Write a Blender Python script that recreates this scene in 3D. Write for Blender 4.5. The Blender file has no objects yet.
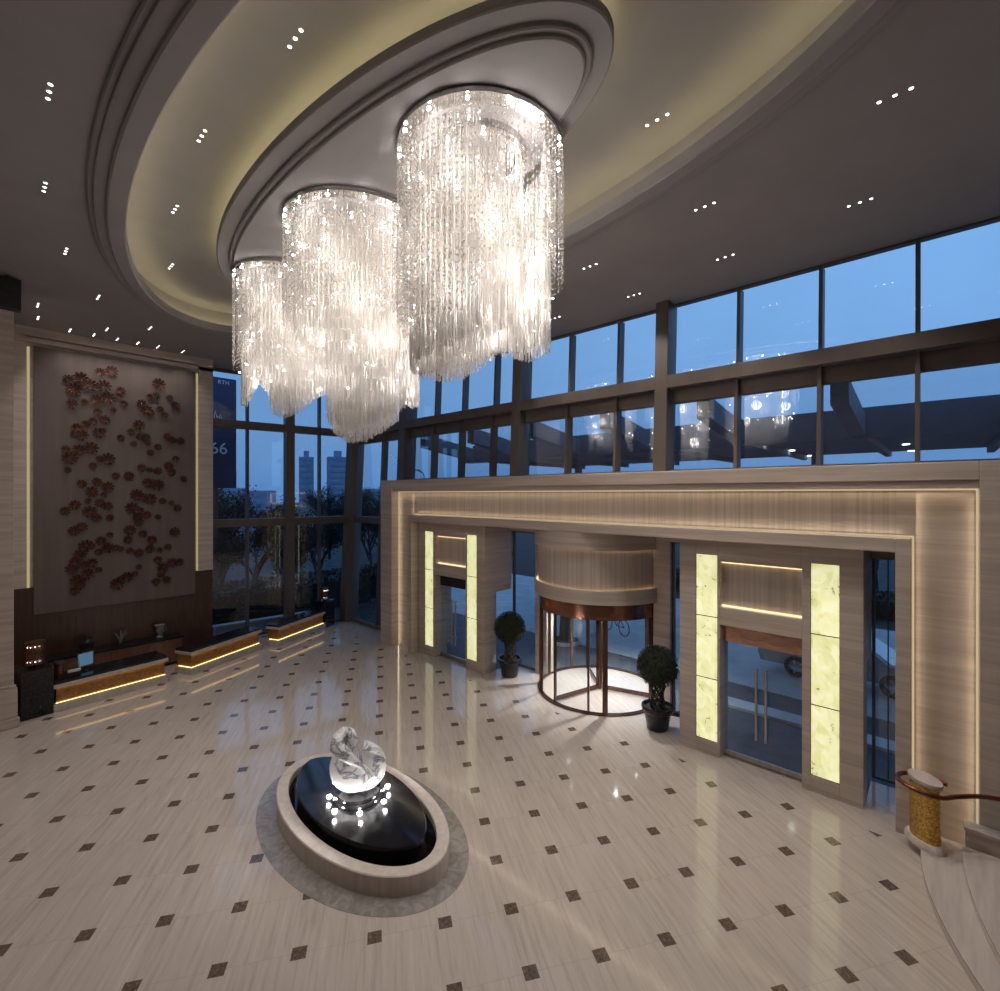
import bpy, math, random
from mathutils import Vector, Matrix
rnd = random.Random(7)
C = bpy.context.scene.collection
PI = math.pi
CY = 7.5            # symmetry axis of the entrance portal, oval ceiling and fountain
ZC = 10.45          # ceiling height

# ------------------------------------------------------------------ mesh builder
class MB:
    def __init__(s):
        s.v = []; s.f = []
    def add(s, vs, fs):
        n = len(s.v); s.v += [tuple(p) for p in vs]; s.f += [tuple(i + n for i in f) for f in fs]; return s
    def box(s, x0, x1, y0, y1, z0, z1):
        vs = [(x, y, z) for z in (z0, z1) for y in (y0, y1) for x in (x0, x1)]
        return s.add(vs, [(0, 2, 3, 1), (4, 5, 7, 6), (0, 1, 5, 4), (2, 6, 7, 3), (0, 4, 6, 2), (1, 3, 7, 5)])
    def prism(s, poly, z0, z1):
        n = len(poly)
        vs = [(x, y, z0) for x, y in poly] + [(x, y, z1) for x, y in poly]
        return s.add(vs, [tuple(range(n))[::-1], tuple(range(n, 2 * n))] + [(i, (i + 1) % n, n + (i + 1) % n, n + i) for i in range(n)])
    def lathe(s, prof, c=(0, 0, 0), n=32, sx=1, sy=1, closed=False, a0=0, a1=2 * PI):
        full = abs(a1 - a0 - 2 * PI) < 1e-6
        m = n if full else n + 1
        vs = []
        for i in range(m):
            a = a0 + (a1 - a0) * i / n
            for r, z in prof:
                vs.append((c[0] + r * sx * math.cos(a), c[1] + r * sy * math.sin(a), c[2] + z))
        k = len(prof); fs = []
        for i in range(n):
            j = (i + 1) % m
            for q in range(k if closed else k - 1):
                r2 = (q + 1) % k
                fs.append((i * k + q, j * k + q, j * k + r2, i * k + r2))
        if not full and closed:
            fs.append(tuple(range(k))); fs.append(tuple((m - 1) * k + q for q in range(k))[::-1])
        return s.add(vs, fs)
    def oval(s, prof, c, a, b, n=96, closed=False):
        """profile of (offset, z) swept round an ellipse of half axes a (x) and b (y)"""
        vs = []; k = len(prof)
        for i in range(n):
            t = 2 * PI * i / n
            for e, z in prof:
                vs.append((c[0] + (a + e) * math.cos(t), c[1] + (b + e) * math.sin(t), z))
        fs = []
        for i in range(n):
            j = (i + 1) % n
            for q in range(k if closed else k - 1):
                r2 = (q + 1) % k
                fs.append((i * k + q, j * k + q, j * k + r2, i * k + r2))
        return s.add(vs, fs)
    def disc(s, c, a, b, z, n=96, up=True):
        vs = [(c[0], c[1], z)] + [(c[0] + a * math.cos(2 * PI * i / n), c[1] + b * math.sin(2 * PI * i / n), z) for i in range(n)]
        return s.add(vs, [((0, 1 + i, 1 + (i + 1) % n) if up else (0, 1 + (i + 1) % n, 1 + i)) for i in range(n)])
    def tube(s, pts, r, n=8, caps=True):
        pts = [Vector(p) for p in pts]; m = len(pts)
        rr = r if isinstance(r, (list, tuple)) else [r] * m
        vs = []; up = None
        for i in range(m):
            d = (pts[min(i + 1, m - 1)] - pts[max(i - 1, 0)]).normalized()
            if up is None:
                up = Vector((0, 0, 1)) if abs(d.z) < .9 else Vector((1, 0, 0))
            sd = d.cross(up).normalized(); up = sd.cross(d).normalized()
            for k in range(n):
                t = 2 * PI * k / n
                vs.append(pts[i] + (sd * math.cos(t) + up * math.sin(t)) * rr[i])
        fs = [(i * n + k, i * n + (k + 1) % n, (i + 1) * n + (k + 1) % n, (i + 1) * n + k) for i in range(m - 1) for k in range(n)]
        if caps:
            fs.append(tuple(range(n))[::-1]); fs.append(tuple((m - 1) * n + k for k in range(n)))
        return s.add(vs, fs)
    def ball(s, c, r, n=10, m=6, sz=1):
        prof = [(r * math.sin(PI * i / m), -r * sz * math.cos(PI * i / m)) for i in range(m + 1)]
        return s.lathe(prof, c, n)
    def rot(s, rz=0, loc=(0, 0, 0)):
        c, q = math.cos(rz), math.sin(rz)
        s.v = [(x * c - y * q + loc[0], x * q + y * c + loc[1], z + loc[2]) for x, y, z in s.v]; return s
    def build(s, name, mat, parent=None, smooth=0, bevel=0, loc=(0, 0, 0)):
        me = bpy.data.meshes.new(name); me.from_pydata(s.v, [], s.f); me.validate(); me.update()
        if smooth:
            me.shade_smooth(); me.set_sharp_from_angle(angle=math.radians(smooth))
        o = bpy.data.objects.new(name, me); C.objects.link(o); o.location = loc
        if mat: me.materials.append(mat)
        if parent: o.parent = parent
        if bevel:
            b = o.modifiers.new('edge', 'BEVEL'); b.width = bevel; b.segments = 2; b.limit_method = 'ANGLE'; b.angle_limit = .6
        return o

def tag(o, label=None, cat=None, group=None, kind=None):
    if label: o['label'] = label
    if cat: o['category'] = cat
    if group: o['group'] = group
    if kind: o['kind'] = kind
    return o
def thing(name, label, cat, loc=(0, 0, 0), rz=0, group=None, kind=None):
    o = bpy.data.objects.new(name, None); C.objects.link(o); o.empty_display_size = .1
    o.location = loc; o.rotation_euler = (0, 0, rz)
    return tag(o, label, cat, group, kind)
def copy_tree(o, parent=None):
    c = o.copy(); C.objects.link(c)
    if parent: c.parent = parent
    for ch in list(o.children): copy_tree(ch, c)
    return c
def struct(o): o['kind'] = 'structure'; return o
def light(kind, name, loc, power, col, parent=None, size=.1, rot=None, spot=None, blend=.5):
    l = bpy.data.lights.new(name, kind); l.energy = power; l.color = col
    if kind == 'AREA': l.size = size
    else: l.shadow_soft_size = size
    if kind == 'SPOT': l.spot_size = spot; l.spot_blend = blend
    o = bpy.data.objects.new(name, l); C.objects.link(o); o.location = loc
    if rot: o.rotation_euler = rot
    if parent: o.parent = parent
    return o

# ------------------------------------------------------------------ materials
class N:
    """small node-tree helper"""
    def __init__(s, name):
        s.m = bpy.data.materials.new(name); s.m.use_nodes = True; s.t = s.m.node_tree; s.t.nodes.clear()
        s.out = s.n('ShaderNodeOutputMaterial')
    def n(s, t, **k):
        q = s.t.nodes.new(t)
        for a, v in k.items(): setattr(q, a, v)
        return q
    def l(s, a, b): s.t.links.new(a, b)
    def put(s, sock, v):
        if hasattr(v, 'links') or isinstance(v, bpy.types.NodeSocket): s.l(v, sock)
        else: sock.default_value = v
    def math(s, op, a, b=0, c=None):
        q = s.n('ShaderNodeMath', operation=op); s.put(q.inputs[0], a); s.put(q.inputs[1], b)
        if c is not None: s.put(q.inputs[2], c)
        return q.outputs[0]
    def coord(s, kind='Object', scale=(1, 1, 1), rot=(0, 0, 0), loc=(0, 0, 0)):
        if kind == 'World': src = s.n('ShaderNodeNewGeometry').outputs['Position']
        else: src = s.n('ShaderNodeTexCoord').outputs[kind]
        q = s.n('ShaderNodeMapping'); s.l(src, q.inputs[0])
        q.inputs['Scale'].default_value = scale; q.inputs['Rotation'].default_value = rot; q.inputs['Location'].default_value = loc
        return q.outputs[0]
    def noise(s, vec, scale, detail=3, rough=.5, dist=0):
        q = s.n('ShaderNodeTexNoise'); s.l(vec, q.inputs['Vector'])
        q.inputs['Scale'].default_value = scale; q.inputs['Detail'].default_value = detail
        q.inputs['Roughness'].default_value = rough; q.inputs['Distortion'].default_value = dist
        return q.outputs['Fac']
    def ramp(s, fac, stops):
        q = s.n('ShaderNodeValToRGB'); s.put(q.inputs[0], fac); e = q.color_ramp.elements
        while len(e) < len(stops): e.new(.5)
        for i, (p, c) in enumerate(stops):
            e[i].position = p; e[i].color = (*c, 1) if len(c) == 3 else c
        return q.outputs[0]
    def mix(s, fac, a, b):
        q = s.n('ShaderNodeMix', data_type='RGBA'); s.put(q.inputs[0], fac)
        for i, v in ((6, a), (7, b)):
            s.put(q.inputs[i], (*v, 1) if isinstance(v, tuple) and len(v) == 3 else v)
        return q.outputs[2]
    def bsdf(s, col, rough=.5, metal=0, spec=.5, coat=0, bump=None, emit=None, estr=0, trans=0):
        q = s.n('ShaderNodeBsdfPrincipled')
        s.put(q.inputs['Base Color'], (*col, 1) if isinstance(col, tuple) and len(col) == 3 else col)
        s.put(q.inputs['Roughness'], rough); q.inputs['Metallic'].default_value = metal
        q.inputs['Specular IOR Level'].default_value = spec; q.inputs['Coat Weight'].default_value = coat
        q.inputs['Coat Roughness'].default_value = .03
        if trans: q.inputs['Transmission Weight'].default_value = trans
        if emit is not None:
            s.put(q.inputs['Emission Color'], (*emit, 1) if isinstance(emit, tuple) else emit); q.inputs['Emission Strength'].default_value = estr
        if bump is not None:
            b = s.n('ShaderNodeBump'); b.inputs['Strength'].default_value = bump[1]; b.inputs['Distance'].default_value = bump[2]
            s.l(bump[0], b.inputs['Height']); s.l(b.outputs[0], q.inputs['Normal'])
        s.l(q.outputs[0], s.out.inputs[0]); return s.m

def pm(name, c1, c2, scale=4, stretch=(1, 1, 1), rough=.5, metal=0, spec=.5, coat=0, lo=.35, hi=.65, kind='Object', detail=4, bump=0, dist=0):
    s = N(name); f = s.noise(s.coord(kind, stretch), scale, detail, .55, dist)
    col = s.ramp(f, [(lo, c1), (hi, c2)])
    return s.bsdf(col, rough, metal, spec, coat, bump=(f, bump, .01) if bump else None)
def emis(name, col, strength, scale=5):
    s = N(name); f = s.noise(s.coord(), scale, 2)
    e = s.n('ShaderNodeEmission'); e.inputs[1].default_value = strength
    s.l(s.ramp(f, [(.3, tuple(.94 * x for x in col)), (.7, col)]), e.inputs[0]); s.l(e.outputs[0], s.out.inputs[0]); return s.m

M = {}
def floor_mat():
    s = N('polished_limestone'); S = .899; A = math.radians(33.69); o = (3.4165, 5.3418)
    lx = -(o[0] * math.cos(A) - o[1] * math.sin(A)) / S; ly = -(o[0] * math.sin(A) + o[1] * math.cos(A)) / S
    v = s.coord('World', (1 / S, 1 / S, 1), (0, 0, A), (lx, ly, 0))
    x = s.n('ShaderNodeSeparateXYZ'); s.l(v, x.inputs[0])
    X, Y = x.outputs[0], x.outputs[1]
    def cell(a): return s.math('ABSOLUTE', s.math('SUBTRACT', s.math('FRACT', s.math('ADD', a, .5)), .5))
    cx, cy = cell(X), cell(Y)
    dot = s.math('LESS_THAN', s.math('MAXIMUM', cx, cy), .098)
    g = s.n('ShaderNodeSeparateXYZ'); s.l(s.n('ShaderNodeNewGeometry').outputs['Position'], g.inputs[0])
    dot = s.math('MULTIPLY', dot, s.math('LESS_THAN', g.outputs[0], 10.12))
    joint = s.math('LESS_THAN', s.math('MINIMUM', cx, cy), .0035)
    # slabs run along the columns; each slab has its own tone and veining
    idx = s.math('FLOOR', X); idy = s.math('FLOOR', s.math('ADD', s.math('MULTIPLY', Y, .5), s.math('MULTIPLY', idx, .5)))
    cmb = s.n('ShaderNodeCombineXYZ'); s.l(idx, cmb.inputs[0]); s.l(idy, cmb.inputs[1])
    wn = s.n('ShaderNodeTexWhiteNoise'); s.l(cmb.outputs[0], wn.inputs['Vector'])
    mp = s.n('ShaderNodeMapping'); s.l(v, mp.inputs[0]); mp.inputs['Scale'].default_value = (9, .55, 1)
    ad = s.n('ShaderNodeVectorMath', operation='ADD'); s.l(mp.outputs[0], ad.inputs[0])
    sc = s.n('ShaderNodeVectorMath', operation='SCALE'); s.l(wn.outputs['Color'], sc.inputs[0]); sc.inputs['Scale'].default_value = 3
    s.l(sc.outputs[0], ad.inputs[1])
    vein = s.noise(ad.outputs[0], 1.6, 6, .62, .3)
    col = s.ramp(vein, [(.30, (.40, .335, .295)), (.46, (.475, .408, .362)), (.62, (.51, .442, .395)), (.76, (.60, .54, .49))])
    col = s.mix(s.math('MULTIPLY', wn.outputs['Value'], .22), col, (.42, .355, .315))
    col = s.mix(s.math('MULTIPLY', joint, .35), col, (.25, .2, .17))
    emp = s.noise(s.coord('World', (1, 1, 1)), 22, 5, .7)
    dcol = s.ramp(emp, [(.35, (.075, .052, .04)), (.55, (.135, .098, .078)), (.68, (.24, .18, .14))])
    col = s.mix(dot, col, dcol)
    return s.bsdf(col, .08, 0, .55)
def stone_mat(name, axis, base, dark, rough=.38):
    """banded travertine: layers lie across `axis`"""
    st = {'z': (.25, .25, 5.5), 'v': (6, 6, .16), 'fl': (11, 11, .05)}[axis]
    s = N(name); v = s.coord('World', st)
    a = s.noise(v, 1.6, 6, .6, .35); b = s.noise(s.coord('World', tuple(6 * q if q > 1 else q for q in st)), 2.2, 2)
    f = s.math('ADD', s.math('MULTIPLY', a, .75), s.math('MULTIPLY', b, .25))
    mid = tuple((p + q) / 2 for p, q in zip(base, dark)); lt = tuple(min(1, p * 1.12) for p in base)
    return s.bsdf(s.ramp(f, [(.32, dark), (.45, mid), (.56, base), (.7, lt)]), rough, 0, .4)
def onyx_mat():
    s = N('backlit_onyx'); v = s.coord('World', (1, 1, .8))
    a = s.noise(v, 3.0, 7, .68, 1.9); w = s.noise(s.coord('World', (1, 1, 1)), 5, 5, .7, 1.2)
    col = s.ramp(a, [(.3, (.52, .54, .22)), (.42, (.74, .74, .36)), (.55, (.87, .86, .50)), (.75, (.97, .95, .66))])
    vein = s.math('LESS_THAN', s.math('ABSOLUTE', s.math('SUBTRACT', a, .47)), .006)
    col = s.mix(s.math('MULTIPLY', vein, .35), col, (.45, .42, .16))
    blot = s.ramp(w, [(.60, (0, 0, 0)), (.655, (1, 1, 1))])
    col = s.mix(s.math('MULTIPLY', blot, .75), col, (.22, .19, .07))
    return s.bsdf(col, .2, 0, .5, emit=col, estr=.58)
def glass_mat(name, tint=(.86, .92, .98), refl=1.0):
    s = N(name); f = s.n('ShaderNodeFresnel'); bf = s.n('ShaderNodeNewGeometry').outputs['Backfacing']; s.l(s.math('MULTIPLY_ADD', bf, 1 / 1.5 - 1.5, 1.5), f.inputs[0])
    t = s.n('ShaderNodeBsdfTransparent')
    n = s.noise(s.coord('World'), .6, 1)
    s.l(s.ramp(n, [(.3, tuple(.98 * q for q in tint)), (.7, tint)]), t.inputs[0])
    g = s.n('ShaderNodeBsdfGlossy'); g.inputs['Roughness'].default_value = .01
    mx = s.n('ShaderNodeMixShader'); s.l(s.math('MULTIPLY', f.outputs[0], refl), mx.inputs[0]); s.l(t.outputs[0], mx.inputs[1]); s.l(g.outputs[0], mx.inputs[2])
    s.l(mx.outputs[0], s.out.inputs[0]); return s.m
def crystal_mat():
    s = N('cut_crystal'); n = s.noise(s.coord('World', (1, 1, 1)), 40, 1)
    col = s.ramp(n, [(.3, (.86, .83, .80)), (.7, (.97, .95, .93))])
    d = s.n('ShaderNodeBsdfDiffuse'); t = s.n('ShaderNodeBsdfTranslucent'); g = s.n('ShaderNodeBsdfGlossy'); g.inputs['Roughness'].default_value = .08
    tr = s.n('ShaderNodeBsdfTransparent')
    for q in (d, t, g): s.l(col, q.inputs[0])
    a = s.n('ShaderNodeMixShader'); a.inputs[0].default_value = .5; s.l(d.outputs[0], a.inputs[1]); s.l(t.outputs[0], a.inputs[2])
    b = s.n('ShaderNodeMixShader'); b.inputs[0].default_value = .35; s.l(a.outputs[0], b.inputs[1]); s.l(g.outputs[0], b.inputs[2])
    c = s.n('ShaderNodeMixShader'); c.inputs[0].default_value = .42; s.l(b.outputs[0], c.inputs[1]); s.l(tr.outputs[0], c.inputs[2])
    s.l(c.outputs[0], s.out.inputs[0]); return s.m
def marble_mat():
    s = N('veined_white_marble'); v = s.coord('Object', (1, 1, 1), (.4, .7, .3))
    a = s.noise(v, 2.1, 5, .55, 1.2)
    vein = s.ramp(s.math('ABSOLUTE', s.math('SUBTRACT', a, .5)), [(0, (.20, .20, .23)), (.014, (.42, .42, .46)), (.04, (.80, .79, .80)), (.3, (.88, .87, .87))])
    return s.bsdf(vein, .16, 0, .5)
def mosaic_mat():
    s = N('gold_mosaic'); v = s.n('ShaderNodeTexVoronoi'); s.l(s.coord('Object'), v.inputs[0]); v.inputs['Scale'].default_value = 46
    col = s.mix(v.outputs['Color'], (.28, .15, .03), (.95, .62, .17))
    return s.bsdf(col, .24, .9, .5, bump=(v.outputs['Distance'], .8, .01))
def granite_mat():
    s = N('black_granite'); v = s.n('ShaderNodeTexVoronoi'); s.l(s.coord('World'), v.inputs[0]); v.inputs['Scale'].default_value = 60
    x = s.n('ShaderNodeSeparateColor'); s.l(v.outputs['Color'], x.inputs[0])
    return s.bsdf(s.ramp(x.outputs[0], [(.0, (.006, .006, .007)), (.88, (.012, .012, .014)), (.97, (.045, .045, .05))]), .12, 0, .5)

M['floor'] = floor_mat()
M['trav'] = stone_mat('travertine_layered', 'z', (.60, .505, .435), (.44, .36, .305))
M['travv'] = stone_mat('travertine_fluted', 'fl', (.58, .495, .43), (.42, .35, .30))
M['lime'] = stone_mat('limestone_block', 'v', (.60, .525, .47), (.50, .43, .38), .3)
M['plaster'] = pm('ceiling_plaster', (.315, .30, .305), (.34, .322, .328), 1.2, rough=.85, spec=.2, kind='World')
M['plain'] = pm('rear_wall_stone', (.30, .24, .20), (.36, .29, .24), .8, rough=.6, kind='World')
M['bronze'] = pm('dark_bronze_metal', (.085, .062, .05), (.11, .082, .066), 3, (1, 1, .2), .38, .55, kind='World')
M['frame'] = pm('curtain_wall_aluminium', (.115, .09, .075), (.14, .112, .095), 2, (1, 1, .2), .45, .1, kind='World')
M['doorcopper'] = pm('mirror_copper', (.62, .36, .26), (.72, .44, .33), 3, (1, 1, 2), .10, 1, bump=.5, dist=1)
M['copper'] = pm('polished_copper', (.26, .125, .08), (.40, .20, .13), 1.6, (1, 1, 2), .16, .95, bump=.25, dist=1)
M['darkcopper'] = pm('dark_polished_bronze', (.10, .055, .035), (.17, .09, .06), 2, (1, 1, .3), .22, .9)
M['railmetal'] = pm('red_bronze', (.16, .055, .03), (.22, .08, .05), 3, rough=.25, metal=.8)
M['steel'] = pm('brushed_steel', (.42, .38, .35), (.55, .50, .47), 8, (1, 1, .1), .28, 1)
M['chrome'] = pm('chrome_mount', (.45, .43, .42), (.6, .58, .57), 20, rough=.12, metal=1)
M['glass'] = glass_mat('window_glass', (.93, .96, .99), 1.9)
M['coated'] = glass_mat('coated_glass', (.90, .94, .98), 4.2)
M['clear'] = glass_mat('door_glass', (.95, .975, .985))
M['crystal'] = crystal_mat()
M['onyx'] = onyx_mat()
M['marble'] = marble_mat()
M['mosaic'] = mosaic_mat()
M['granite'] = granite_mat()
M['dome'] = pm('black_polished_stone', (.006, .006, .008), (.014, .013, .014), 6, rough=.13, spec=.6)
M['water'] = pm('dark_water', (.004, .004, .004), (.008, .006, .005), 3, rough=.03, spec=.5)
M['greymarble'] = pm('grey_marble_border', (.20, .18, .165), (.31, .285, .265), 5, rough=.15, kind='World', dist=1.5)
M['brown'] = pm('brown_timber_panel', (.055, .024, .015), (.085, .038, .024), 3, (6, 6, .3), .35, kind='World')
M['cabinet'] = pm('red_brown_veneer', (.19, .085, .06), (.25, .115, .085), 2, (4, 1, 1), .4)
M['silk'] = pm('taupe_silk_panel', (.150, .115, .105), (.175, .135, .122), 6, (1, 1, .05), .7, kind='World')
M['flower'] = pm('copper_flower_metal', (.055, .024, .018), (.15, .058, .04), 14, rough=.4, metal=.6)
M['flowercore'] = pm('bright_copper_stud', (.45, .20, .12), (.6, .3, .2), 30, rough=.2, metal=1)
M['amber'] = pm('amber_shell_panel', (.22, .10, .022), (.44, .22, .05), 7, (1, 1, 2), .3, kind='World', dist=1)
M['led'] = emis('warm_led', (1.0, .74, .42), 1.1)
M['deskled'] = emis('desk_led', (1.0, .66, .24), 2.6)
M['ledband'] = emis('band_led', (1.0, .77, .46), .42)
M['ledsoft'] = emis('soft_warm_led', (1.0, .84, .46), .30)
M['cove'] = emis('cove_led', (1.0, .86, .46), 3.8)
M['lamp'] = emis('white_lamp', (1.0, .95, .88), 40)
M['spotlens'] = emis('downlight_lens', (1.0, .96, .90), 9)
M['leaf'] = pm('boxwood_leaf', (.008, .014, .004), (.03, .042, .012), 25, rough=.6)
M['bark'] = pm('dark_bark', (.03, .02, .014), (.07, .05, .035), 14, rough=.8)
M['pot'] = pm('black_glazed_pot', (.008, .008, .010), (.016, .016, .018), 6, rough=.22)
M['soil'] = pm('dark_soil', (.015, .01, .007), (.03, .02, .015), 20, rough=.9)
M['tread'] = pm('stair_tread_stone', (.44, .38, .36), (.52, .46, .43), 3, (.3, 3, 1), .25, kind='World')
M['black'] = pm('matt_black', (.010, .010, .011), (.016, .016, .017), 5, rough=.6)
M['shade'] = pm('amber_lattice_shade', (.05, .022, .012), (.20, .085, .045), 30, (1, 1, 1), .35, .6)
M['screen'] = emis('screen_glow', (.10, .22, .34), .5)
M['white'] = pm('white_petal', (.62, .62, .55), (.75, .75, .68), 9, rough=.6)
M['green'] = pm('stem_green', (.10, .13, .03), (.18, .20, .06), 9, rough=.6)
M['twig'] = pm('winter_twig', (.010, .011, .013), (.022, .022, .024), 6, rough=.9)
M['treeleaf'] = pm('tree_leaf', (.008, .012, .011), (.020, .028, .024), 6, rough=.8)
M['asphalt'] = pm('asphalt_drive', (.075, .085, .105), (.11, .12, .145), 3, rough=.7, kind='World')
M['paving'] = pm('pale_paving', (.44, .48, .52), (.58, .62, .66), 1.2, rough=.5, kind='World')
M['lawn'] = pm('dark_lawn', (.015, .02, .02), (.05, .06, .07), 1.5, rough=.9, kind='World')
M['concrete'] = pm('far_hazed_concrete', (.22, .29, .42), (.30, .37, .50), .3, rough=.9, kind='World')  # distance haze mixed into the colour: paler and bluer
M['farglass'] = pm('far_hazed_windows', (.18, .245, .36), (.22, .29, .41), .5, rough=.4, kind='World')  # window rows lightened and blued for the same haze
M['banner'] = pm('navy_banner', (.016, .032, .10), (.022, .042, .125), 1.5, rough=.6)
M['lettering'] = pm('pale_lettering', (.75, .82, .9), (.85, .9, .95), 4, rough=.6)
M['canopy'] = pm('canopy_grey_panel', (.15, .175, .22), (.20, .225, .27), 1, rough=.6, kind='World')
M['carpaint'] = pm('silver_car_paint', (.38, .40, .43), (.44, .46, .49), 2, rough=.25, metal=.6, coat=.5)
M['rubber'] = pm('tyre_rubber', (.012, .012, .012), (.02, .02, .02), 8, rough=.8)
M['alloy'] = pm('alloy_rim', (.4, .41, .43), (.55, .56, .58), 5, rough=.3, metal=1)
M['carglass'] = pm('tinted_car_glass', (.01, .012, .016), (.02, .024, .03), 3, rough=.06)

# ------------------------------------------------------------------ world: dusk sky
w = bpy.data.worlds.new('dusk_sky'); bpy.context.scene.world = w; w.use_nodes = True
t = w.node_tree; t.nodes.clear()
tc = t.nodes.new('ShaderNodeTexCoord'); sx = t.nodes.new('ShaderNodeSeparateXYZ'); t.links.new(tc.outputs['Generated'], sx.inputs[0])
mp = t.nodes.new('ShaderNodeMapping'); mp.inputs['Scale'].default_value = (1.2, 1.2, 6); t.links.new(tc.outputs['Generated'], mp.inputs[0])
nz = t.nodes.new('ShaderNodeTexNoise'); nz.inputs['Scale'].default_value = 2.2; nz.inputs['Detail'].default_value = 4; t.links.new(mp.outputs[0], nz.inputs['Vector'])
ma = t.nodes.new('ShaderNodeMath'); ma.operation = 'MULTIPLY_ADD'; ma.inputs[1].default_value = .12; t.links.new(nz.outputs['Fac'], ma.inputs[0]); t.links.new(sx.outputs[2], ma.inputs[2])
rp = t.nodes.new('ShaderNodeValToRGB'); e = rp.color_ramp.elements
for p in (.5, .5, .5): e.new(p)
for i, (p, c) in enumerate([(0, (.03, .05, .09)), (.05, (.105, .25, .56)), (.14, (.155, .325, .61)), (.45, (.20, .41, .73)), (1, (.12, .27, .56))]):
    e[i].position = p; e[i].color = (*c, 1)
t.links.new(ma.outputs[0], rp.inputs[0])
dp = t.nodes.new('ShaderNodeVectorMath'); dp.operation = 'DOT_PRODUCT'; dp.inputs[1].default_value = (.62, -.62, 0); t.links.new(tc.outputs['Generated'], dp.inputs[0])
mr = t.nodes.new('ShaderNodeMapRange'); mr.inputs[1].default_value = -.75; mr.inputs[2].default_value = .6; mr.inputs[3].default_value = .70; mr.inputs[4].default_value = .97; t.links.new(dp.outputs['Value'], mr.inputs[0])
bg = t.nodes.new('ShaderNodeBackground'); t.links.new(mr.outputs[0], bg.inputs[1]); t.links.new(rp.outputs[0], bg.inputs[0])
wo = t.nodes.new('ShaderNodeOutputWorld'); t.links.new(bg.outputs[0], wo.inputs[0])

# ------------------------------------------------------------------ floor and ceiling
def gy(x): return 19.66 + .128 * (11.5 - x)            # inner line of the left glass wall
arc = [(12.2 + 1.74 * math.cos(q), 7.38 + 1.74 * math.sin(q)) for q in [math.radians(-90 + 10 * k) for k in range(19)]]
fl = MB().prism([(-5, -7), (11.55, -7), (11.55, .3), (11.9, .3), (11.9, 1.08), (11.24, 1.08), (11.24, 4.41), (12.1, 4.41)] + arc + [(12.1, 10.59), (11.24, 10.59), (11.24, 13.92), (11.55, 13.92), (11.55, gy(11.55) + .1), (5, gy(5) + .1), (-5, gy(5) + .1)], -.12, 0)
struct(fl.build('floor', M['floor']))
OV = (4.45, CY); OA, OB = 2.93, 7.8
def ceiling():
    m = MB(); x0, x1, y0, y1 = -5, 12.1, -7, 20.8
    n = 144; a = [2 * PI * i / n for i in range(n)]
    a += [math.atan2(y - OV[1], x - OV[0]) % (2 * PI) for x in (x0, x1) for y in (y0, y1)]
    a = sorted(a); vs = []
    for q in a:
        c, s_ = math.cos(q), math.sin(q)
        r = 1 / math.hypot(c / (OA + .52), s_ / (OB + .52)); vs.append((OV[0] + c * r, OV[1] + s_ * r, ZC))
        k = min(((x1 if c > 0 else x0) - OV[0]) / c if abs(c) > 1e-9 else 1e9, ((y1 if s_ > 0 else y0) - OV[1]) / s_ if abs(s_) > 1e-9 else 1e9)
        vs.append((OV[0] + c * k, OV[1] + s_ * k, ZC))
    k = len(a)
    m.add(vs, [(2 * i, 2 * ((i + 1) % k), 2 * ((i + 1) % k) + 1, 2 * i + 1) for i in range(k)])
    return m
ce = struct(ceiling().build('ceiling', M['plaster']))
Z0 = ZC
prof = [(.52, Z0 + .02), (.52, Z0 - .03), (.50, Z0 - .045), (.45, Z0 - .045), (.44, Z0 - .08), (.42, Z0 - .09), (.29, Z0 - .095), (.28, Z0 - .13), (.25, Z0 - .145), (.02, Z0 - .15), (0, Z0 - .13), (0, Z0 + .05), (.04, Z0 + .05), (.05, Z0 - .03), (.30, Z0 - .03), (.34, Z0 + .05), (.36, Z0 + .52)]
struct(MB().oval(prof, OV, OA, OB, 160).build('trim_1', M['plaster'], smooth=25))
ZR = ZC + .52
struct(MB().disc(OV, OA + .4, OB + .4, ZR, 120, False).build('ceiling_recess', M['plaster']))
struct(MB().oval([(.10, Z0 - .015), (.19, Z0 - .015), (.19, Z0 + .02), (.10, Z0 + .02)], OV, OA, OB, 160, True).build('trim_2', M['cove']))
IC = (4.42, CY); IA, IB = 1.58, 4.92; ZI = ZC + .03
prof = [(-.30, ZR), (-.28, ZI + .21), (0, ZI + .20), (0, ZI + .10), (-.02, ZI + .085), (-.25, ZI + .085), (-.255, ZI + .045), (-.275, ZI + .03), (-.33, ZI + .03), (-.335, ZI - .005), (-.355, ZI - .02), (-.45, ZI - .02)]
isl = MB().oval(prof, IC, IA, IB, 140); isl.disc(IC, IA - .45, IB - .45, ZI - .02, 140, False)
struct(isl.build('ceiling_island', M['plaster'], smooth=25))
struct(MB().oval([(-.20, ZI + .208), (-.12, ZI + .206), (-.12, ZI + .235), (-.20, ZI + .24)], IC, IA, IB, 140, True).build('trim_3', M['cove']))

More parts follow.
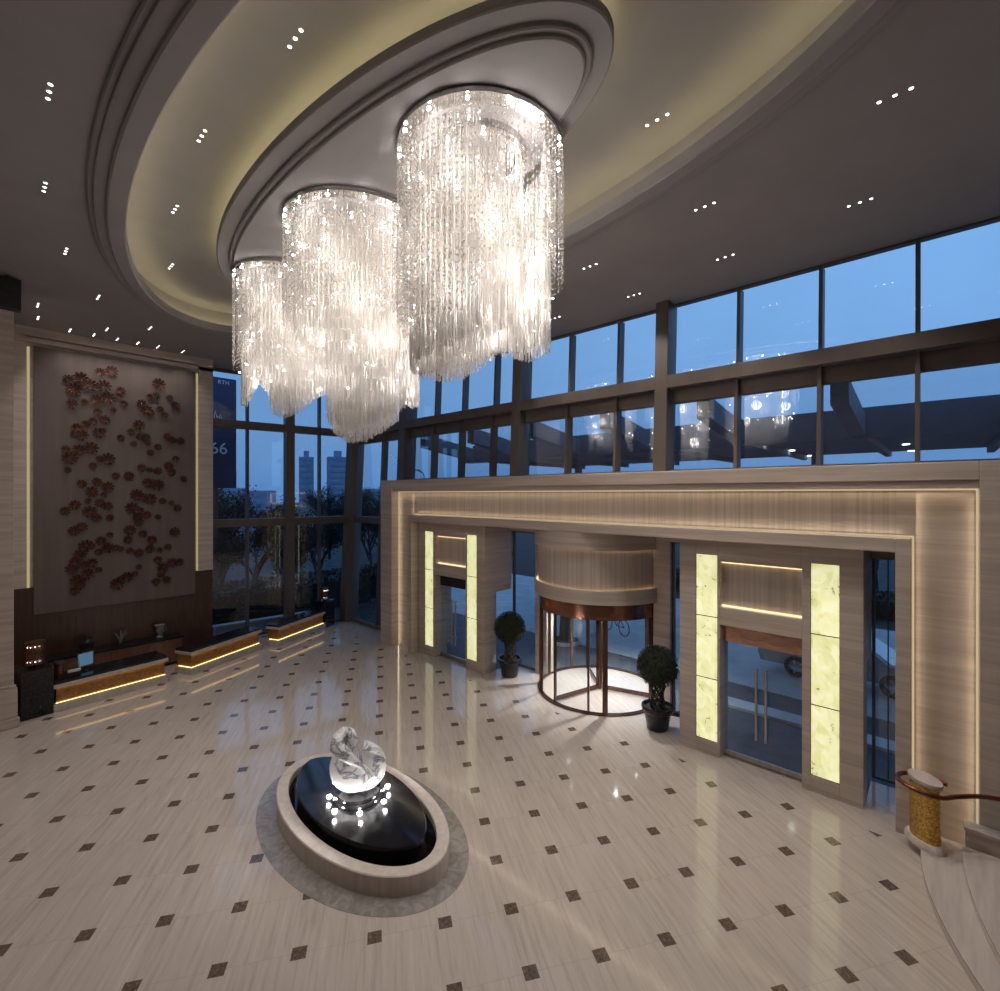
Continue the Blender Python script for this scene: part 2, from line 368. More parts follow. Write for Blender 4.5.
# ------------------------------------------------------------------ downlights: three little spots each
def downlight(x, y, z, label, power):
    o = thing('triple_downlight', label, 'ceiling light', (x, y, z), 0, 'triple spotlights recessed in the ceiling')
    for k in (-1, 0, 1):
        b = MB().lathe([(.030, .0), (.030, -.006), (.023, -.008), (.021, -.002)], (0, k * .15, 0), 14).build('bezel', M['white'], o, smooth=40)
        MB().disc((0, k * .15), 0.021, .021, -.003, 14, False).build('lens', M['spotlens'], o)
    if power: light('SPOT', 'downlight_beam', (x, y, z - .03), power * 2.9, (1, .93, .86), None, .04, spot=math.radians(50 if z > ZC + .1 else 98), blend=.9)
    return o
DL = [
 (.57, 7.87, 0, 'three small spotlights in the flat ceiling, nearest the top left corner', 60),
 (.70, 10.37, 0, 'three small spotlights in the flat ceiling, second along the left row', 60),
 (1.17, 12.8, 0, 'three small spotlights in the flat ceiling, third along the left row', 50),
 (1.98, 15.21, 0, 'three small spotlights in flat ceiling beside the far left curve of the oval', 40),
 (1.02, 16.98, 0, 'three small spotlights in flat ceiling right of the black speaker box', 24),
 (1.10, 18.2, 0, 'three small spotlights in flat ceiling by the top of the left pilaster', 14),
 (2.54, 18.0, 0, 'three small spotlights in flat ceiling, one row out from the flower artwork', 14),
 (3.37, 16.95, 0, 'three small spotlights in flat ceiling just beyond the far end of the oval', 24),
 (1.82, 18.9, 0, 'three small spotlights close above the flower artwork, leftmost of six', 10),
 (2.36, 18.9, 0, 'three small spotlights close above the flower artwork, second from left of six', 10),
 (2.92, 18.9, 0, 'three small spotlights close above the flower artwork, third from left of six', 10),
 (3.44, 18.9, 0, 'three small spotlights close above the flower artwork, third from right of six', 10),
 (3.97, 18.9, 0, 'three small spotlights close above the flower artwork, second from right of six', 10),
 (4.67, 18.9, 0, 'three small spotlights close above the flower artwork, rightmost of six', 10),
 (7.49, .45, 0, 'three large looking spotlights in flat ceiling at the upper right', 90),
 (8.23, 2.96, 0, 'three small spotlights in flat ceiling beside the oval, second from the right', 90),
 (9.85, 1.04, 0, 'three small spotlights in flat ceiling near the glass, rightmost of the window row', 70),
 (10.27, 3.29, 0, 'three small spotlights in flat ceiling near the glass, second of the window row', 70),
 (8.75, 5.52, 0, 'three small spotlights in flat ceiling just right of the largest chandelier', 90),
 (10.74, 5.54, 0, 'three small spotlights in flat ceiling near the glass, third of the window row', 60),
 (10.68, 7.85, 0, 'three small spotlights in flat ceiling at the lower right edge of the largest chandelier', 60),
 (2.51, 5.59, 1, 'three small spotlights in the raised oval ceiling, nearest the top edge', 70),
 (2.25, 8.13, 1, 'three small spotlights in the raised oval ceiling, second along its left side', 70),
 (2.49, 10.59, 1, 'three small spotlights in the raised oval ceiling, third along its left side', 70),
 (3.05, 13.32, 1, 'three small spotlights in the raised oval ceiling at its far left end', 60),
 (4.79, 14.2, 1, 'three small spotlights in the raised oval ceiling behind the smallest chandelier', 40),
 (6.55, 3.02, 1, 'three small spotlights in the raised oval ceiling, right of the island', 90),
]
for x, y, r, lab, p in DL: downlight(x, y, ZR - .002 if r else ZC - .002, lab, p)

# ------------------------------------------------------------------ chandeliers
def chain(m, x, y, rings, k):
    """one connected string: rings of k corners, pinched thin between the glass pieces"""
    n = len(rings); vs = [(x + w * math.cos(a + 2 * PI * i / k), y + w * math.sin(a + 2 * PI * i / k), z) for z, w, a in rings for i in range(k)]
    m.add(vs, [(q * k + i, q * k + (i + 1) % k, (q + 1) * k + (i + 1) % k, (q + 1) * k + i) for q in range(n - 1) for i in range(k)])
def strand_rod(m, x, y, z0, z1, w=.0105, step=.19, r=rnd):
    z = z1; g = []
    while z > z0 + .03:
        h = min(step * r.uniform(.92, 1.06), z - z0); a = r.uniform(0, PI)
        g += [(z, .002, a), (z - .004, w, a), (z - h + .016, w, a), (z - h + .012, .002, a)]; z -= h
    chain(m, x, y, g, 3)
def strand_bead(m, x, y, z0, z1, w=.018, step=.085, r=rnd):
    z = z1; g = []
    while z > z0:
        q = w * r.uniform(.7, 1.2); a = r.uniform(0, PI)
        g += [(z, .0015, a), (z - q * 1.2, q, a), (z - 2.4 * q, .0015, a)]; z -= step * r.uniform(.95, 1.05)
    chain(m, x, y, g, 4)
def lerp(tab, u):
    if u <= tab[0][0]: return tab[0][1]
    for (a, p), (b, q) in zip(tab, tab[1:]):
        if u <= b: return p + (q - p) * (u - a) / (b - a)
    return tab[-1][1]
def chandelier(name, label, cx, cy, R, bottoms, lightp, bead_bottom, seed, opening=None):
    r = random.Random(seed)
    ZT = ZI - .02
    o = thing(name, label, 'chandelier', (cx, cy, ZT), 0, 'crystal chandeliers under the oval ceiling')
    d = math.hypot(cx, cy); vx, vy = cy / d, -cx / d           # rightwards as seen from the lobby balcony
    # mirror polished mounting ring, then an inner ring
    MB().lathe([(R + .03, 0), (R + .04, -.04), (R + .03, -.08), (R - .14, -.09), (R - .15, 0)], (0, 0, 0), 72).build('mount_ring', M['chrome'], o, smooth=30)
    MB().lathe([(R * .58, 0), (R * .58, -.10), (R * .44, -.11), (R * .44, 0)], (0, 0, 0), 56).build('inner_ring', M['chrome'], o, smooth=30)
    for k in range(14):
        a = 2 * PI * k / 14 + .2
        MB().ball((R * math.cos(a), R * math.sin(a), -.13), .024, 8, 6).build('lamp', M['lamp'], o, smooth=60)
    for k in range(7):
        a = 2 * PI * k / 7 + .4
        MB().ball((R * .52 * math.cos(a), R * .52 * math.sin(a), -.14), .022, 8, 6).build('lamp', M['lamp'], o, smooth=60)
    S = []
    def ring(rad, n, kind, tab, dz, jitter):
        for k in range(n):
            a = 2 * PI * k / n + r.uniform(-.15, .15) * 2 * PI / n; q = rad * r.uniform(1 - jitter, 1 + jitter)
            x, y = q * math.cos(a), q * math.sin(a); u = (x * vx + y * vy) / R
            if opening and kind == 'rod' and rad > R * .7 and x * cx + y * cy < 0 and opening[0] < u < opening[1]: continue
            S.append((kind, x, y, lerp(tab, u) + dz + r.uniform(-.03, .03) - ZT, -.12))
    ring(R + .02, int(84 * R), 'bead', bead_bottom, 0, .015)
    ring(R - .08, int(70 * R), 'bead', bead_bottom, .1, .02)
    ring(R * .86, int(215 * R), 'rod', bottoms, 0, .015)
    ring(R * .78, int(130 * R), 'rod', bottoms, .08, .02)
    ring(R * .52, int(105 * R), 'rod', bottoms, -.05, .03)
    ring(R * .30, int(55 * R), 'rod', bottoms, .15, .05)
    # the strands nearest to the balcony show largest: a mesh each
    S.sort(key=lambda q: math.hypot(q[1] + cx, q[2] + cy))
    rest = MB()
    for i, (kind, x, y, z0, z1) in enumerate(S):
        m = MB() if i < 96 else rest
        (strand_bead if kind == 'bead' else strand_rod)(m, x, y, z0, z1, r=r)
        if i < 96: m.build('crystal_strand', M['crystal'], o)
    tag(rest.build('crystal_strands', M['crystal'], o), kind='stuff')
    zb = min(b for _, b in bottoms) - ZT
    for k in range(5):
        for q in range(4):
            a = 2 * PI * q / 4 + k * .5
            light('POINT', 'chandelier_glow', (R * .66 * math.cos(a), R * .66 * math.sin(a), zb * (.08 + .165 * k)), lightp / 20, (1, .94, .88), o, .16)
    for k in range(66):                                        # tiny glowing balls added as glints among the crystals
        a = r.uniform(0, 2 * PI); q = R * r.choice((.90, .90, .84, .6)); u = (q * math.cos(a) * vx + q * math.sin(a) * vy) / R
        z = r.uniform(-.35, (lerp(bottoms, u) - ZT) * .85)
        MB().ball((q * math.cos(a), q * math.sin(a), z), .012, 6, 4).build('crystal_glint', M['lamp'], o, smooth=60)
    return o
chandelier('crystal_chandelier', 'largest crystal chandelier, nearest and furthest right of the three', 4.82, 4.84, 1.13,
    [(-.75, 7.38), (-.55, 7.38), (-.2, 7.49), (.28, 7.88), (.6, 7.70), (.95, 7.66)], 105, [(-1, 8.0), (-.5, 7.5), (.3, 8.6), (1, 8.6)], 1, (.0, .74))
chandelier('crystal_chandelier', 'middle crystal chandelier with a long central drop hanging lowest', 4.70, 7.86, 1.25,
    [(-.8, 8.40), (-.42, 8.25), (-.40, 6.88), (-.18, 6.66), (.1, 6.70), (.4, 6.92), (.62, 7.12), (.64, 7.55), (.80, 7.3), (1, 7.25)], 125, [(-1, 8.6), (1, 8.6)], 2)
chandelier('crystal_chandelier', 'smallest looking crystal chandelier, furthest and furthest left of the three', 4.76, 10.92, 1.09,
    [(-.95, 7.52), (-.80, 7.60), (-.58, 8.22), (-.36, 7.9), (-.34, 7.55), (-.1, 7.47), (.2, 7.62), (.6, 8.0), (1, 8.1)], 80, [(-1, 8.38), (1, 8.4)], 3)

# ------------------------------------------------------------------ entrance portal
we = thing('wall_entrance', None, None, kind='structure')
def mir(y): return 2 * CY - y
XF = 10.4
m = MB()
Yo0, Yo1, Yb0, Yb1 = -1.07, 15.85, -.38, 15.13
m.box(XF, 11.5, Yo0 - 5.9, Yb0, 0, 6.15)
m.box(XF, 11.4, Yb1, Yo1, 0, 6.15)
m.box(XF, 11.4, Yb0, Yb1, 5.86, 6.15); m.box(XF + .05, 11.4, Yb0, Yb1, 5.73, 5.86)
m.build('outer_frame', M['trav'], we, bevel=.012)
m = MB(); XB = 10.74
m.box(XB, 11.4, .62, 13.94, 4.66, 5.73)
m.build('band_top', M['travv'], we)
m = MB(); m.box(XB, 11.4, Yb0, .42, 0, 5.73); m.box(XB, 11.4, 14.14, Yb1, 0, 5.73)
m.box(XB, 11.4, .42, .62, 4.66, 5.73); m.box(XB, 11.4, 13.94, 14.14, 4.66, 5.73)
m.build('band_side', M['trav'], we)
m = MB(); m.box(XF, XB, .42, .62, 0, 4.9); m.box(XF, XB, 13.94, 14.14, 0, 4.9); m.box(XF, XB, .62, 13.94, 4.66, 4.9)
m.box(XB, 11.5, .42, .62, 0, 4.66); m.box(XB, 11.5, 13.94, 14.14, 0, 4.66)
m.build('inner_frame', M['trav'], we, bevel=.01)
m = MB(); m.box(10.76, 12.35, .64, 13.92, 4.66, 4.76); m.box(11.4, 12.0, Yo0, Yo1, 4.76, 6.2)
m.build('soffit', M['trav'], we)
m = MB(); q = .028
m.box(XB - q, XB, Yb0 + .0, Yb1, 5.70, 5.728); m.box(XB - q, XB, Yb0, Yb0 + q, 0, 5.70); m.box(XB - q, XB, Yb1 - q, Yb1, 0, 5.70)
m.box(XB - q, XB, .42, 14.14, 4.902, 4.93); m.box(XB - q, XB, .42 - q, .42, 0, 4.93); m.box(XB - q, XB, 14.14, 14.14 + q, 0, 4.93)
m.build('light_strip', M['ledband'], we)
def wash(loc, sx, sy, rot, power):
    o = light('AREA', 'band_led_lamp', loc, power, (1, .84, .60), we, sx, rot); o.data.shape = 'RECTANGLE'; o.data.size_y = sy
    return o
wash((XB - .09, 7.37, 5.69), .13, 15.2, (0, math.radians(10), 0), 9)
wash((XB - .05, 7.27, 4.94), .05, 13.4, (0, math.radians(168), 0), 6)
for y, a_ in ((Yb0 + .04, -90), (.42 - .04, 90), (14.18, -90), (Yb1 - .04, 90)):
    wash((XB - .06, y, 2.85), .05, 5.6, (math.radians(-a_), 0, 0), 2.0).data.size = .05
# the two piers with a glass door in each
def pier(flip):
    f = (lambda y: mir(y)) if flip else (lambda y: y)
    def bx(m, x0, x1, ya, yb, z0, z1):
        a, b = sorted((f(ya), f(yb))); m.box(x0, x1, a, b, z0, z1)
    P = 10.72; D = 11.25
    m = MB()
    bx(m, P, D, 1.08, 1.43, 0, 4.66); bx(m, P, D, 1.89, 2.03, 0, 4.66); bx(m, P, D, 3.54, 3.59, 0, 4.66); bx(m, P, D, 4.05, 4.41, 0, 4.66)
    for a, b in ((1.43, 1.89), (3.59, 4.05)):
        bx(m, P, D, a, b, 4.33, 4.66); bx(m, P, D, a, b, 0, .3); bx(m, P + .1, D, a, b, .3, 4.33)
    bx(m, P, D, 2.03, 3.54, 4.2, 4.66); bx(m, P, D, 2.03, 3.54, 2.85, 3.23)
    bx(m, D, 12.0, 1.08, 4.41, 2.5, 4.66)
    m.build('pier', M['trav'], we, bevel=.008)
    m = MB(); bx(m, P + .16, D, 2.03, 3.54, 3.23, 4.2); m.build('recess_panel', M['travv'], we)
    m = MB(); bx(m, P + .10, P + .15, 2.04, 3.53, 4.165, 4.195); bx(m, P + .10, P + .15, 2.04, 3.53, 3.235, 3.265); m.build('light_strip', M['led'], we)
    # backlit onyx
    for a, b, lab in ((1.43, 1.89, ('onyx light panel right of the right hand glass door, nearest of four', 'onyx light panel left of the left hand glass door, furthest of four')),
                      (3.59, 4.05, ('onyx light panel left of the right hand glass door, beside the larger potted tree', 'onyx light panel right of the left hand glass door, beside the smaller potted tree'))):
        o = thing('onyx_light_panel', lab[1 if flip else 0], 'light panel', (P + .02, f((a + b) / 2), .3), 0, 'backlit onyx panels on the piers')
        for k in range(3):
            MB().box(0, .07, -.222, .222, .012 + k * 1.343, 1.336 + k * 1.343).build('slab', M['onyx'], o)
        fr = MB(); fr.box(-.012, .06, -.229, -.223, 0, 4.03); fr.box(-.012, .06, .223, .229, 0, 4.03); fr.box(-.012, .06, -.223, .223, 4.024, 4.03); fr.box(-.012, .06, -.223, .223, 0, .008)
        for k in (1, 2): fr.box(-.004, .06, -.223, .223, k * 1.343 - .006, k * 1.343 + .008)
        fr.build('edge_trim', M['darkcopper'], o)
    # door
    d = thing('door_%d' % (2 if flip else 1), None, None, (10.95, f(2.785), 0), 0, kind='structure')
    s_ = -1 if flip else 1
    MB().box(-.02, .06, -.75, .75, 2.47, 2.85).build('header', M['black'] if flip else M['doorcopper'], d, bevel=.004)  # left header coloured black for its unlit, dark reflection
    MB().box(-.04, .10, -.755, .755, 0, .025).build('threshold', M['steel'], d)
    for k in (-1, 1):
        lf = MB().box(-.006, .006, min(.005 * k, .745 * k), max(.005 * k, .745 * k), .03, 2.46).build('leaf', M['clear'], d)
        sh = MB().box(-.016, .016, min(.005 * k, .745 * k), max(.005 * k, .745 * k), .03, .13); sh.build('bottom_rail', M['steel'], lf)
        h = MB().tube([(-.07, k * .09, .55), (-.07, k * .09, 2.05)], .028, 10); h.box(-.07, .0, k * .09 - .01, k * .09 + .01, .78, .80); h.box(-.07, .0, k * .09 - .01, k * .09 + .01, 1.80, 1.82)
        h.build('handle', M['steel'], lf, smooth=40)
        mm = MB().box(-.02, .02, min(.68 * k, .75 * k), max(.68 * k, .75 * k), .0, .03); mm.build('pivot', M['bronze'], lf)
pier(False); pier(True)
# back of the recess: stone jambs, headers and side glass
m = MB(); m.box(11.95, 12.3, 5.16, 5.62, 0, 4.66); m.box(11.95, 12.3, 9.1, 9.55, 0, 4.66)
m.box(11.95, 12.3, .62, 1.08, 4.36, 4.66); m.box(11.95, 12.3, 4.41, 5.16, 4.42, 4.66); m.box(11.95, 12.3, 9.55, mir(4.41), 4.42, 4.66)
m.box(11.5, 12.3, .3, .62, 0, 4.66); m.box(11.5, 12.3, 13.94, 14.5, 0, 4.66)
m.build('jamb', M['trav'], we)
for k, (a, b) in enumerate(((.62, 1.08), (4.41, 5.16), (9.55, mir(4.41)))):
    wn = thing('window_%d' % (k + 20), None, None, (12.1, a, 0), 0, kind='structure')
    g = MB().box(-.006, .006, .02, b - a - .02, .05, 4.40 if b - a < 2 else 2.46); g.build('glass', M['glass'], wn)
    fr = MB(); h = 4.42 if b - a < 2 else 2.5
    fr.box(-.05, .05, 0, .05, 0, h); fr.box(-.05, .05, b - a - .05, b - a, 0, h); fr.box(-.05, .05, .05, b - a - .05, 0, .05); fr.box(-.05, .05, .05, b - a - .05, h - .05, h)
    if k == 0: fr.box(-.03, .03, .20, .22, .05, h - .05)
    fr.build('frame', M['frame'], wn)

# ------------------------------------------------------------------ revolving door
RC = (12.2, 7.38); RR = 1.76
rv = thing('revolving_door', 'round glass revolving door in bronze frame under a stone drum', 'revolving door', (RC[0], RC[1], 0))
AA = (PI * .5 + .0, PI * 1.5 - .0)
MB().lathe([(RR, 3.16), (RR, 4.24), (RR - .30, 4.24), (RR - .30, 3.16)], (0, 0, 0), 60, closed=True, a0=AA[0], a1=AA[1]).build('drum', M['travv'], rv, smooth=30)
MB().lathe([(RR + .12, 2.83), (RR + .12, 3.18), (RR + .10, 3.20), (RR + .07, 3.20), (RR + .07, 3.14), (RR - .3, 3.14), (RR - .3, 2.83)], (0, 0, 0), 60, closed=True, a0=AA[0], a1=AA[1]).build('lower_ring', M['trav'], rv, smooth=30)
MB().lathe([(RR + .10, 4.20), (RR + .10, 4.655), (RR - .3, 4.655), (RR - .3, 4.26), (RR + .06, 4.26), (RR + .06, 4.20)], (0, 0, 0), 60, closed=True, a0=AA[0], a1=AA[1]).build('upper_ring', M['trav'], rv, smooth=30)
m = MB(); m.lathe([(RR + .06, 3.142), (RR + .01, 3.142), (RR + .01, 3.165), (RR + .06, 3.165)], (0, 0, 0), 60, closed=True, a0=AA[0], a1=AA[1])
m.lathe([(RR + .05, 4.225), (RR + .005, 4.225), (RR + .005, 4.25), (RR + .05, 4.25)], (0, 0, 0), 60, closed=True, a0=AA[0], a1=AA[1]); m.build('light_strip', M['led'], rv)
MB().lathe([(RR, 2.42), (RR, 2.83), (RR - .12, 2.83), (RR - .12, 2.42)], (0, 0, 0), 90, closed=True).build('fascia', M['copper'], rv, smooth=30)
MB().disc((0, 0), RR - .1, RR - .1, 2.46, 48, False).build('soffit_disc', M['white'], rv)
MB().disc((0, 0), RR - .2, RR - .2, 2.84, 48, True).build('top_plate', M['black'], rv)
MB().lathe([(RR + .01, 0.002), (RR + .01, .055), (RR - .08, .055), (RR - .08, 0.002)], (0, 0, 0), 90, closed=True).build('base_rail', M['darkcopper'], rv, smooth=30)
def deg(a): return math.radians(a)
for a, wd in ((95, .07), (118, .10), (140, .05), (202, .05), (216, .13), (262, .07), (285, .08), (335, .1), (30, .1), (62, .08)):
    MB().box(-.05, .05, -wd / 2, wd / 2, .055, 2.42).rot(0, (RR - .05, 0, 0)).rot(deg(a)).build('post', M['darkcopper'], rv, bevel=.006)
for a0, a1 in ((97, 139), (141, 201), (219, 261), (263, 330), (32, 94)):
    MB().lathe([(RR - .05, .055), (RR - .05, 2.42)], (0, 0, 0), 24, a0=deg(a0), a1=deg(a1)).build('curved_glass', M['clear'], rv, smooth=60)
MB().tube([(0, 0, .01), (0, 0, 2.46)], .05, 12).build('shaft', M['darkcopper'], rv, smooth=40)
for a in (165, 285, 45):
    wg = MB().box(.08, RR - .12, -.006, .006, .14, 2.34).rot(deg(a)).build('wing', M['clear'], rv)
    f = MB(); f.box(.05, RR - .1, -.03, .03, .03, .13); f.box(.05, RR - .1, -.03, .03, 2.34, 2.42); f.box(RR - .16, RR - .1, -.03, .03, .13, 2.34); f.box(.05, .10, -.03, .03, .13, 2.34)
    f.rot(deg(a)).build('wing_frame', M['darkcopper'], wg)
    MB().tube([(RR - .35, -.09, .9), (RR - .35, -.09, 1.5)], .016, 8).rot(deg(a)).build('push_handle', M['steel'], wg)
for k in range(5):
    a = deg(72 * k + 20)
    MB().lathe([(.05, 0), (.05, -.01), (.0, -.012)], (1.05 * math.cos(a), 1.05 * math.sin(a), 2.455), 12).build('lamp', M['spotlens'], rv)
    light('SPOT', 'revolving_door_beam', (1.05 * math.cos(a), 1.05 * math.sin(a), 2.43), 190, (1, .98, .95), rv, .04, spot=deg(120), blend=.6)

# ------------------------------------------------------------------ curtain walls
KL = .045
def lean(m): m.v = [(x + (z - 8) * KL, y, z) for x, y, z in m.v]; return m
posts = [(-4.2, -3.87), (.0 - 9, -8.7), (5.03, 5.36), (9.78, 10.13), (15.75, 16.2)]
tn = 4
for a, b in posts[2:]:
    lo = 6.15 if b < 15.9 else 0
    m = MB(); m.box(11.45, 11.62, a, b, lo, ZC); m.box(11.62, 12.05, a + .03, b - .03, lo, ZC)
    struct(lean(m).build('trim_%d' % tn, M['frame'], bevel=.01)); tn += 1
def run(ya, yb): return ya, yb
bays = [(-2.8, 5.03, [-1.2, .38, 1.9, 3.49]), (5.36, 9.78, [6.54, 8.13]), (10.13, 15.75, [11.16, 12.72, 14.25]), (16.2, 19.4, [17.57])]
wi = 1
for a, b, mu in bays:
    o = thing('window_%d' % wi, None, None, (0, 0, 0), kind='structure'); wi += 1
    fr = MB(); corner = b > 19
    lo = 0 if corner else 6.15
    fr.box(11.45, 11.70, a, b, 8.25, 8.56); fr.box(11.70, 12.1, a, b, 8.3, 8.5)          # transom
    fr.box(11.75, 11.95, a, b, 7.90, 8.25)
    fr.box(11.85, 12.0, a, b, ZC - .05, ZC - .005)
    if not corner: fr.box(11.70, 11.95, a, b, 6.15, 6.24)
    if corner: fr.box(11.5, 11.72, a, b, 4.38, 4.66); fr.box(11.55, 11.75, a, b, .06, .14)
    for y in mu:
        w_ = .035
        fr.box(11.72, 11.98, y - w_, y + w_, 8.5, ZC - .1); fr.box(11.62, 11.92, y - w_, y + w_, lo + .05, 8.26)
    lean(fr).build('frame', M['frame'], o)
    ys = [a] + mu + [b]
    for p, q in zip(ys, ys[1:]):
        for x, z0, z1 in ((11.96, 8.5, ZC - .1),) + (((11.85, 6.2, 7.95),) if not corner else ((11.80, 4.62, 7.95), (11.62, .1, 4.42))):
            MB().box(x, x + .012, p + .03, q - .03, z0, z1).build('glass', M['coated'] if z0 == 6.2 else M['glass'], o)
# corner column and the left glass wall (its local x runs along the wall from the corner towards the artwork)
m = MB().prism([(11.32, 19.5), (11.55, 19.40), (11.95, 19.5), (11.95, 20.1), (11.5, 20.1), (11.25, 19.85)], 0, ZC)
struct(lean(m).build('trim_%d' % tn, M['frame'], bevel=.01)); tn += 1
lw = thing('window_%d' % wi, None, None, (11.42, gy(11.42), 0), math.atan2(.128, -1), kind='structure'); wi += 1
fr = MB(); L = 7.2
def lwbox(m, x0, x1, y0, y1, z0, z1): m.box(x0, x1, -y1, -y0, z0, z1)
lwbox(fr, 0, L, -.05, .25, 8.2, 8.5); lwbox(fr, 0, L, -.05, .25, 4.36, 4.66); lwbox(fr, 0, L, .0, .2, 0, .1); lwbox(fr, 0, L, .0, .2, ZC - .12, ZC - .01)
for x, w_, d in ((1.42, .035, .15), (2.68, .17, .0), (4.25, .04, .12), (5.75, .04, .12)):
    lwbox(fr, x - w_, x + w_, -.1 + d if w_ > .1 else .02, .3, .1, ZC - .1)
fr.build('frame', M['frame'], lw)
xs = [0.1, 1.42, 2.68, 4.25, 5.75, L]
for p, q in zip(xs, xs[1:]):
    for z0, z1 in ((.1, 4.4), (4.6, 8.25), (8.45, ZC - .1)):
        g = MB(); lwbox(g, p + .02, q - .02, .12, .135, z0, z1); g.build('glass', M['glass'], lw)

# ------------------------------------------------------------------ art wall
wa = thing('wall_art', None, None, kind='structure')
m = MB(); m.box(.5, 5.72, 19.5, 19.9, 2.93, ZC); m.box(5.27, 5.72, 19.38, 19.5, 2.93, ZC); m.box(.5, .92, 19.42, 19.5, 2.93, ZC); m.box(.5, 5.72, 19.38, 19.5, 10.02, 10.14); m.box(.5, 5.72, 19.36, 19.5, 10.20, ZC)
m.build('stone_cladding', M['trav'], wa)
MB().box(.5, 5.72, 19.44, 19.9, 0, 2.93).build('timber_dado', M['brown'], wa)
MB().box(.94, 1.0, 19.47, 19.495, 2.93, 9.9).build('light_strip', M['ledsoft'], wa)
MB().box(5.22, 5.262, 19.47, 19.495, 2.93, 9.9).build('light_strip', M['ledsoft'], wa)
art = thing('flower_relief', 'tall taupe wall panel scattered with dark copper flowers above the reception', 'wall art', (3.12, 19.4, 2.13))
MB().box(-2.04, 2.04, 0, .06, 0, 7.81).build('panel', M['silk'], art, bevel=.01)
def flower(seed):
    r = random.Random(seed); m = MB(); 
    for ring_, n, rad, lift in ((0, 9, 1.0, .04), (1, 7, .62, .12)):
        off = r.uniform(0, 6)
        for k in range(n):
            a = off + 2 * PI * k / n; wd = PI / n * .86
            c = lambda t_, q, h: (q * rad * math.cos(a + t_), -h, q * rad * math.sin(a + t_))
            h = lift + r.uniform(-.04, .05)
            m.add([c(0, .12, .06), c(-wd, .6, h), c(-wd * .7, .92, h + .09), c(0, 1.0, h + .05), c(wd * .7, .92, h + .09), c(wd, .6, h), c(0, .55, h - .05)],
                  [(0, 1, 6), (1, 2, 6), (2, 3, 6), (3, 4, 6), (4, 5, 6), (5, 0, 6)])
    return m
def ball_core(): return MB().ball((0, -.12, 0), .13, 8, 5)
protos = []
def fl_at(px, pz, rad, k): 
    m = flower(k % 5); m.v = [(x * rad + px, y * rad - .02, z * rad + pz) for x, y, z in m.v]; return m
FX = [(112,371),(100,372),(81,378),(68,379),(74,389),(90,385),(104,386),(97,400),(85,402),(72,404),(98,412),(108,398),(119,396),(124,404),(113,410),(121,391),(105,420),(93,421),(77,428),(82,435),(74,434),(99,433),(86,424),(103,431),
 (159,384),(150,397),(142,404),(156,396),(170,398),(176,406),(160,409),(152,413),(165,415),(147,410),(139,425),(146,438),(131,432),(121,438),(134,444),(148,443),(158,447),(151,453),(140,437),(173,440),(181,441),(168,437),
 (66,449),(79,450),(70,458),(91,448),(100,459),(93,466),(108,459),(116,476),(129,476),(142,468),(150,470),(158,471),(169,466),(176,459),(184,479),(172,472),(68,470),(82,484),(97,482),(108,487),(92,492),(104,495),(148,483),(158,485),(137,495),(141,497),
 (88,501),(100,503),(108,506),(65,511),(75,505),(90,512),(97,518),(110,518),(82,527),(74,531),(150,499),(163,501),(172,503),(178,508),(141,510),(132,508),(147,515),(138,517),(158,517),(175,532),(139,522),(143,534),(152,540),(130,530),
 (110,535),(101,541),(92,546),(86,546),(99,552),(108,548),(116,548),(121,549),(130,551),(139,553),(128,540),(80,555),(75,562),(72,569),(84,565),(92,563),(99,570),(88,574),(78,581),(75,591),(80,586),(139,567),(150,549),(160,550),(168,547),(158,560),(163,568),(172,563),(180,562),(161,575),(156,582),(167,580),(117,584),(128,577),(135,574),(121,580)]
def art_xz(px, py):
    f, cx, cy, H = 482., 501., 494., 5.64; A = math.radians(42.7)
    a = (px - cx) / f; dx = math.cos(A) + a * math.sin(A); dy = math.sin(A) - a * math.cos(A); t_ = 19.35 / dy
    return dx * t_ - 3.12, H + (cy - py) / f * t_ - 2.13
rest = MB(); fr_ = random.Random(5)
for k, (px, py) in enumerate(FX):
    x, z = art_xz(px, py); rad = fr_.choice([.10, .12, .14, .155, .175, .20])
    m = fl_at(x, z, rad, k)
    if k < 98:
        fo = m.build('flower', M['flower'], art)
        c = ball_core(); c.v = [(a * rad + x, b * rad - .02, d * rad + z) for a, b, d in c.v]; c.build('stud', M['flowercore'], fo, smooth=60)
    else: rest.add(m.v, m.f); c = ball_core(); rest.add([(a * rad + x, b * rad - .02, d * rad + z) for a, b, d in c.v], c.f)
tag(rest.build('flowers', M['flower'], art), kind='stuff')
# left pilaster with moulded base, speaker box under the ceiling
pl = thing('wall_left', None, None, kind='structure')
m = MB(); m.box(-1.2, .58, 16.62, 19.9, 0, ZC); m.build('pilaster', M['trav'], pl, bevel=.01)
m = MB(); m.box(-1.2, .64, 16.54, 16.62, 0, .95); m.box(-1.2, .68, 16.50, 16.62, 0, .22); m.box(-1.2, .62, 16.56, 16.62, .95, 1.02); m.build('plinth', M['trav'], pl, bevel=.02)
MB().box(-5, -1.2, 16.9, 19.9, 0, ZC).build('return', M['trav'], pl)
sp = thing('ceiling_speaker', 'black speaker box hung under the ceiling at the far left edge', 'speaker', (.42, 15.2, 9.72))
MB().box(-.22, .22, -.14, .14, 0, .66).build('cabinet', M['black'], sp, bevel=.01)
MB().box(-.19, .19, -.155, -.14, .04, .62).build('front_mesh', M['rubber'], sp)
MB().tube([(0, 0, .66), (0, 0, .73)], .03, 8).build('bracket', M['black'], sp)
# walls behind the balcony (give the room its far side)
struct(MB().box(-5.2, -5, -7, 20.3, 0, ZC).build('wall_back', M['plain']))
struct(MB().box(-5.2, 11.6, -7.2, -7, 0, ZC).build('wall_near', M['plain']))

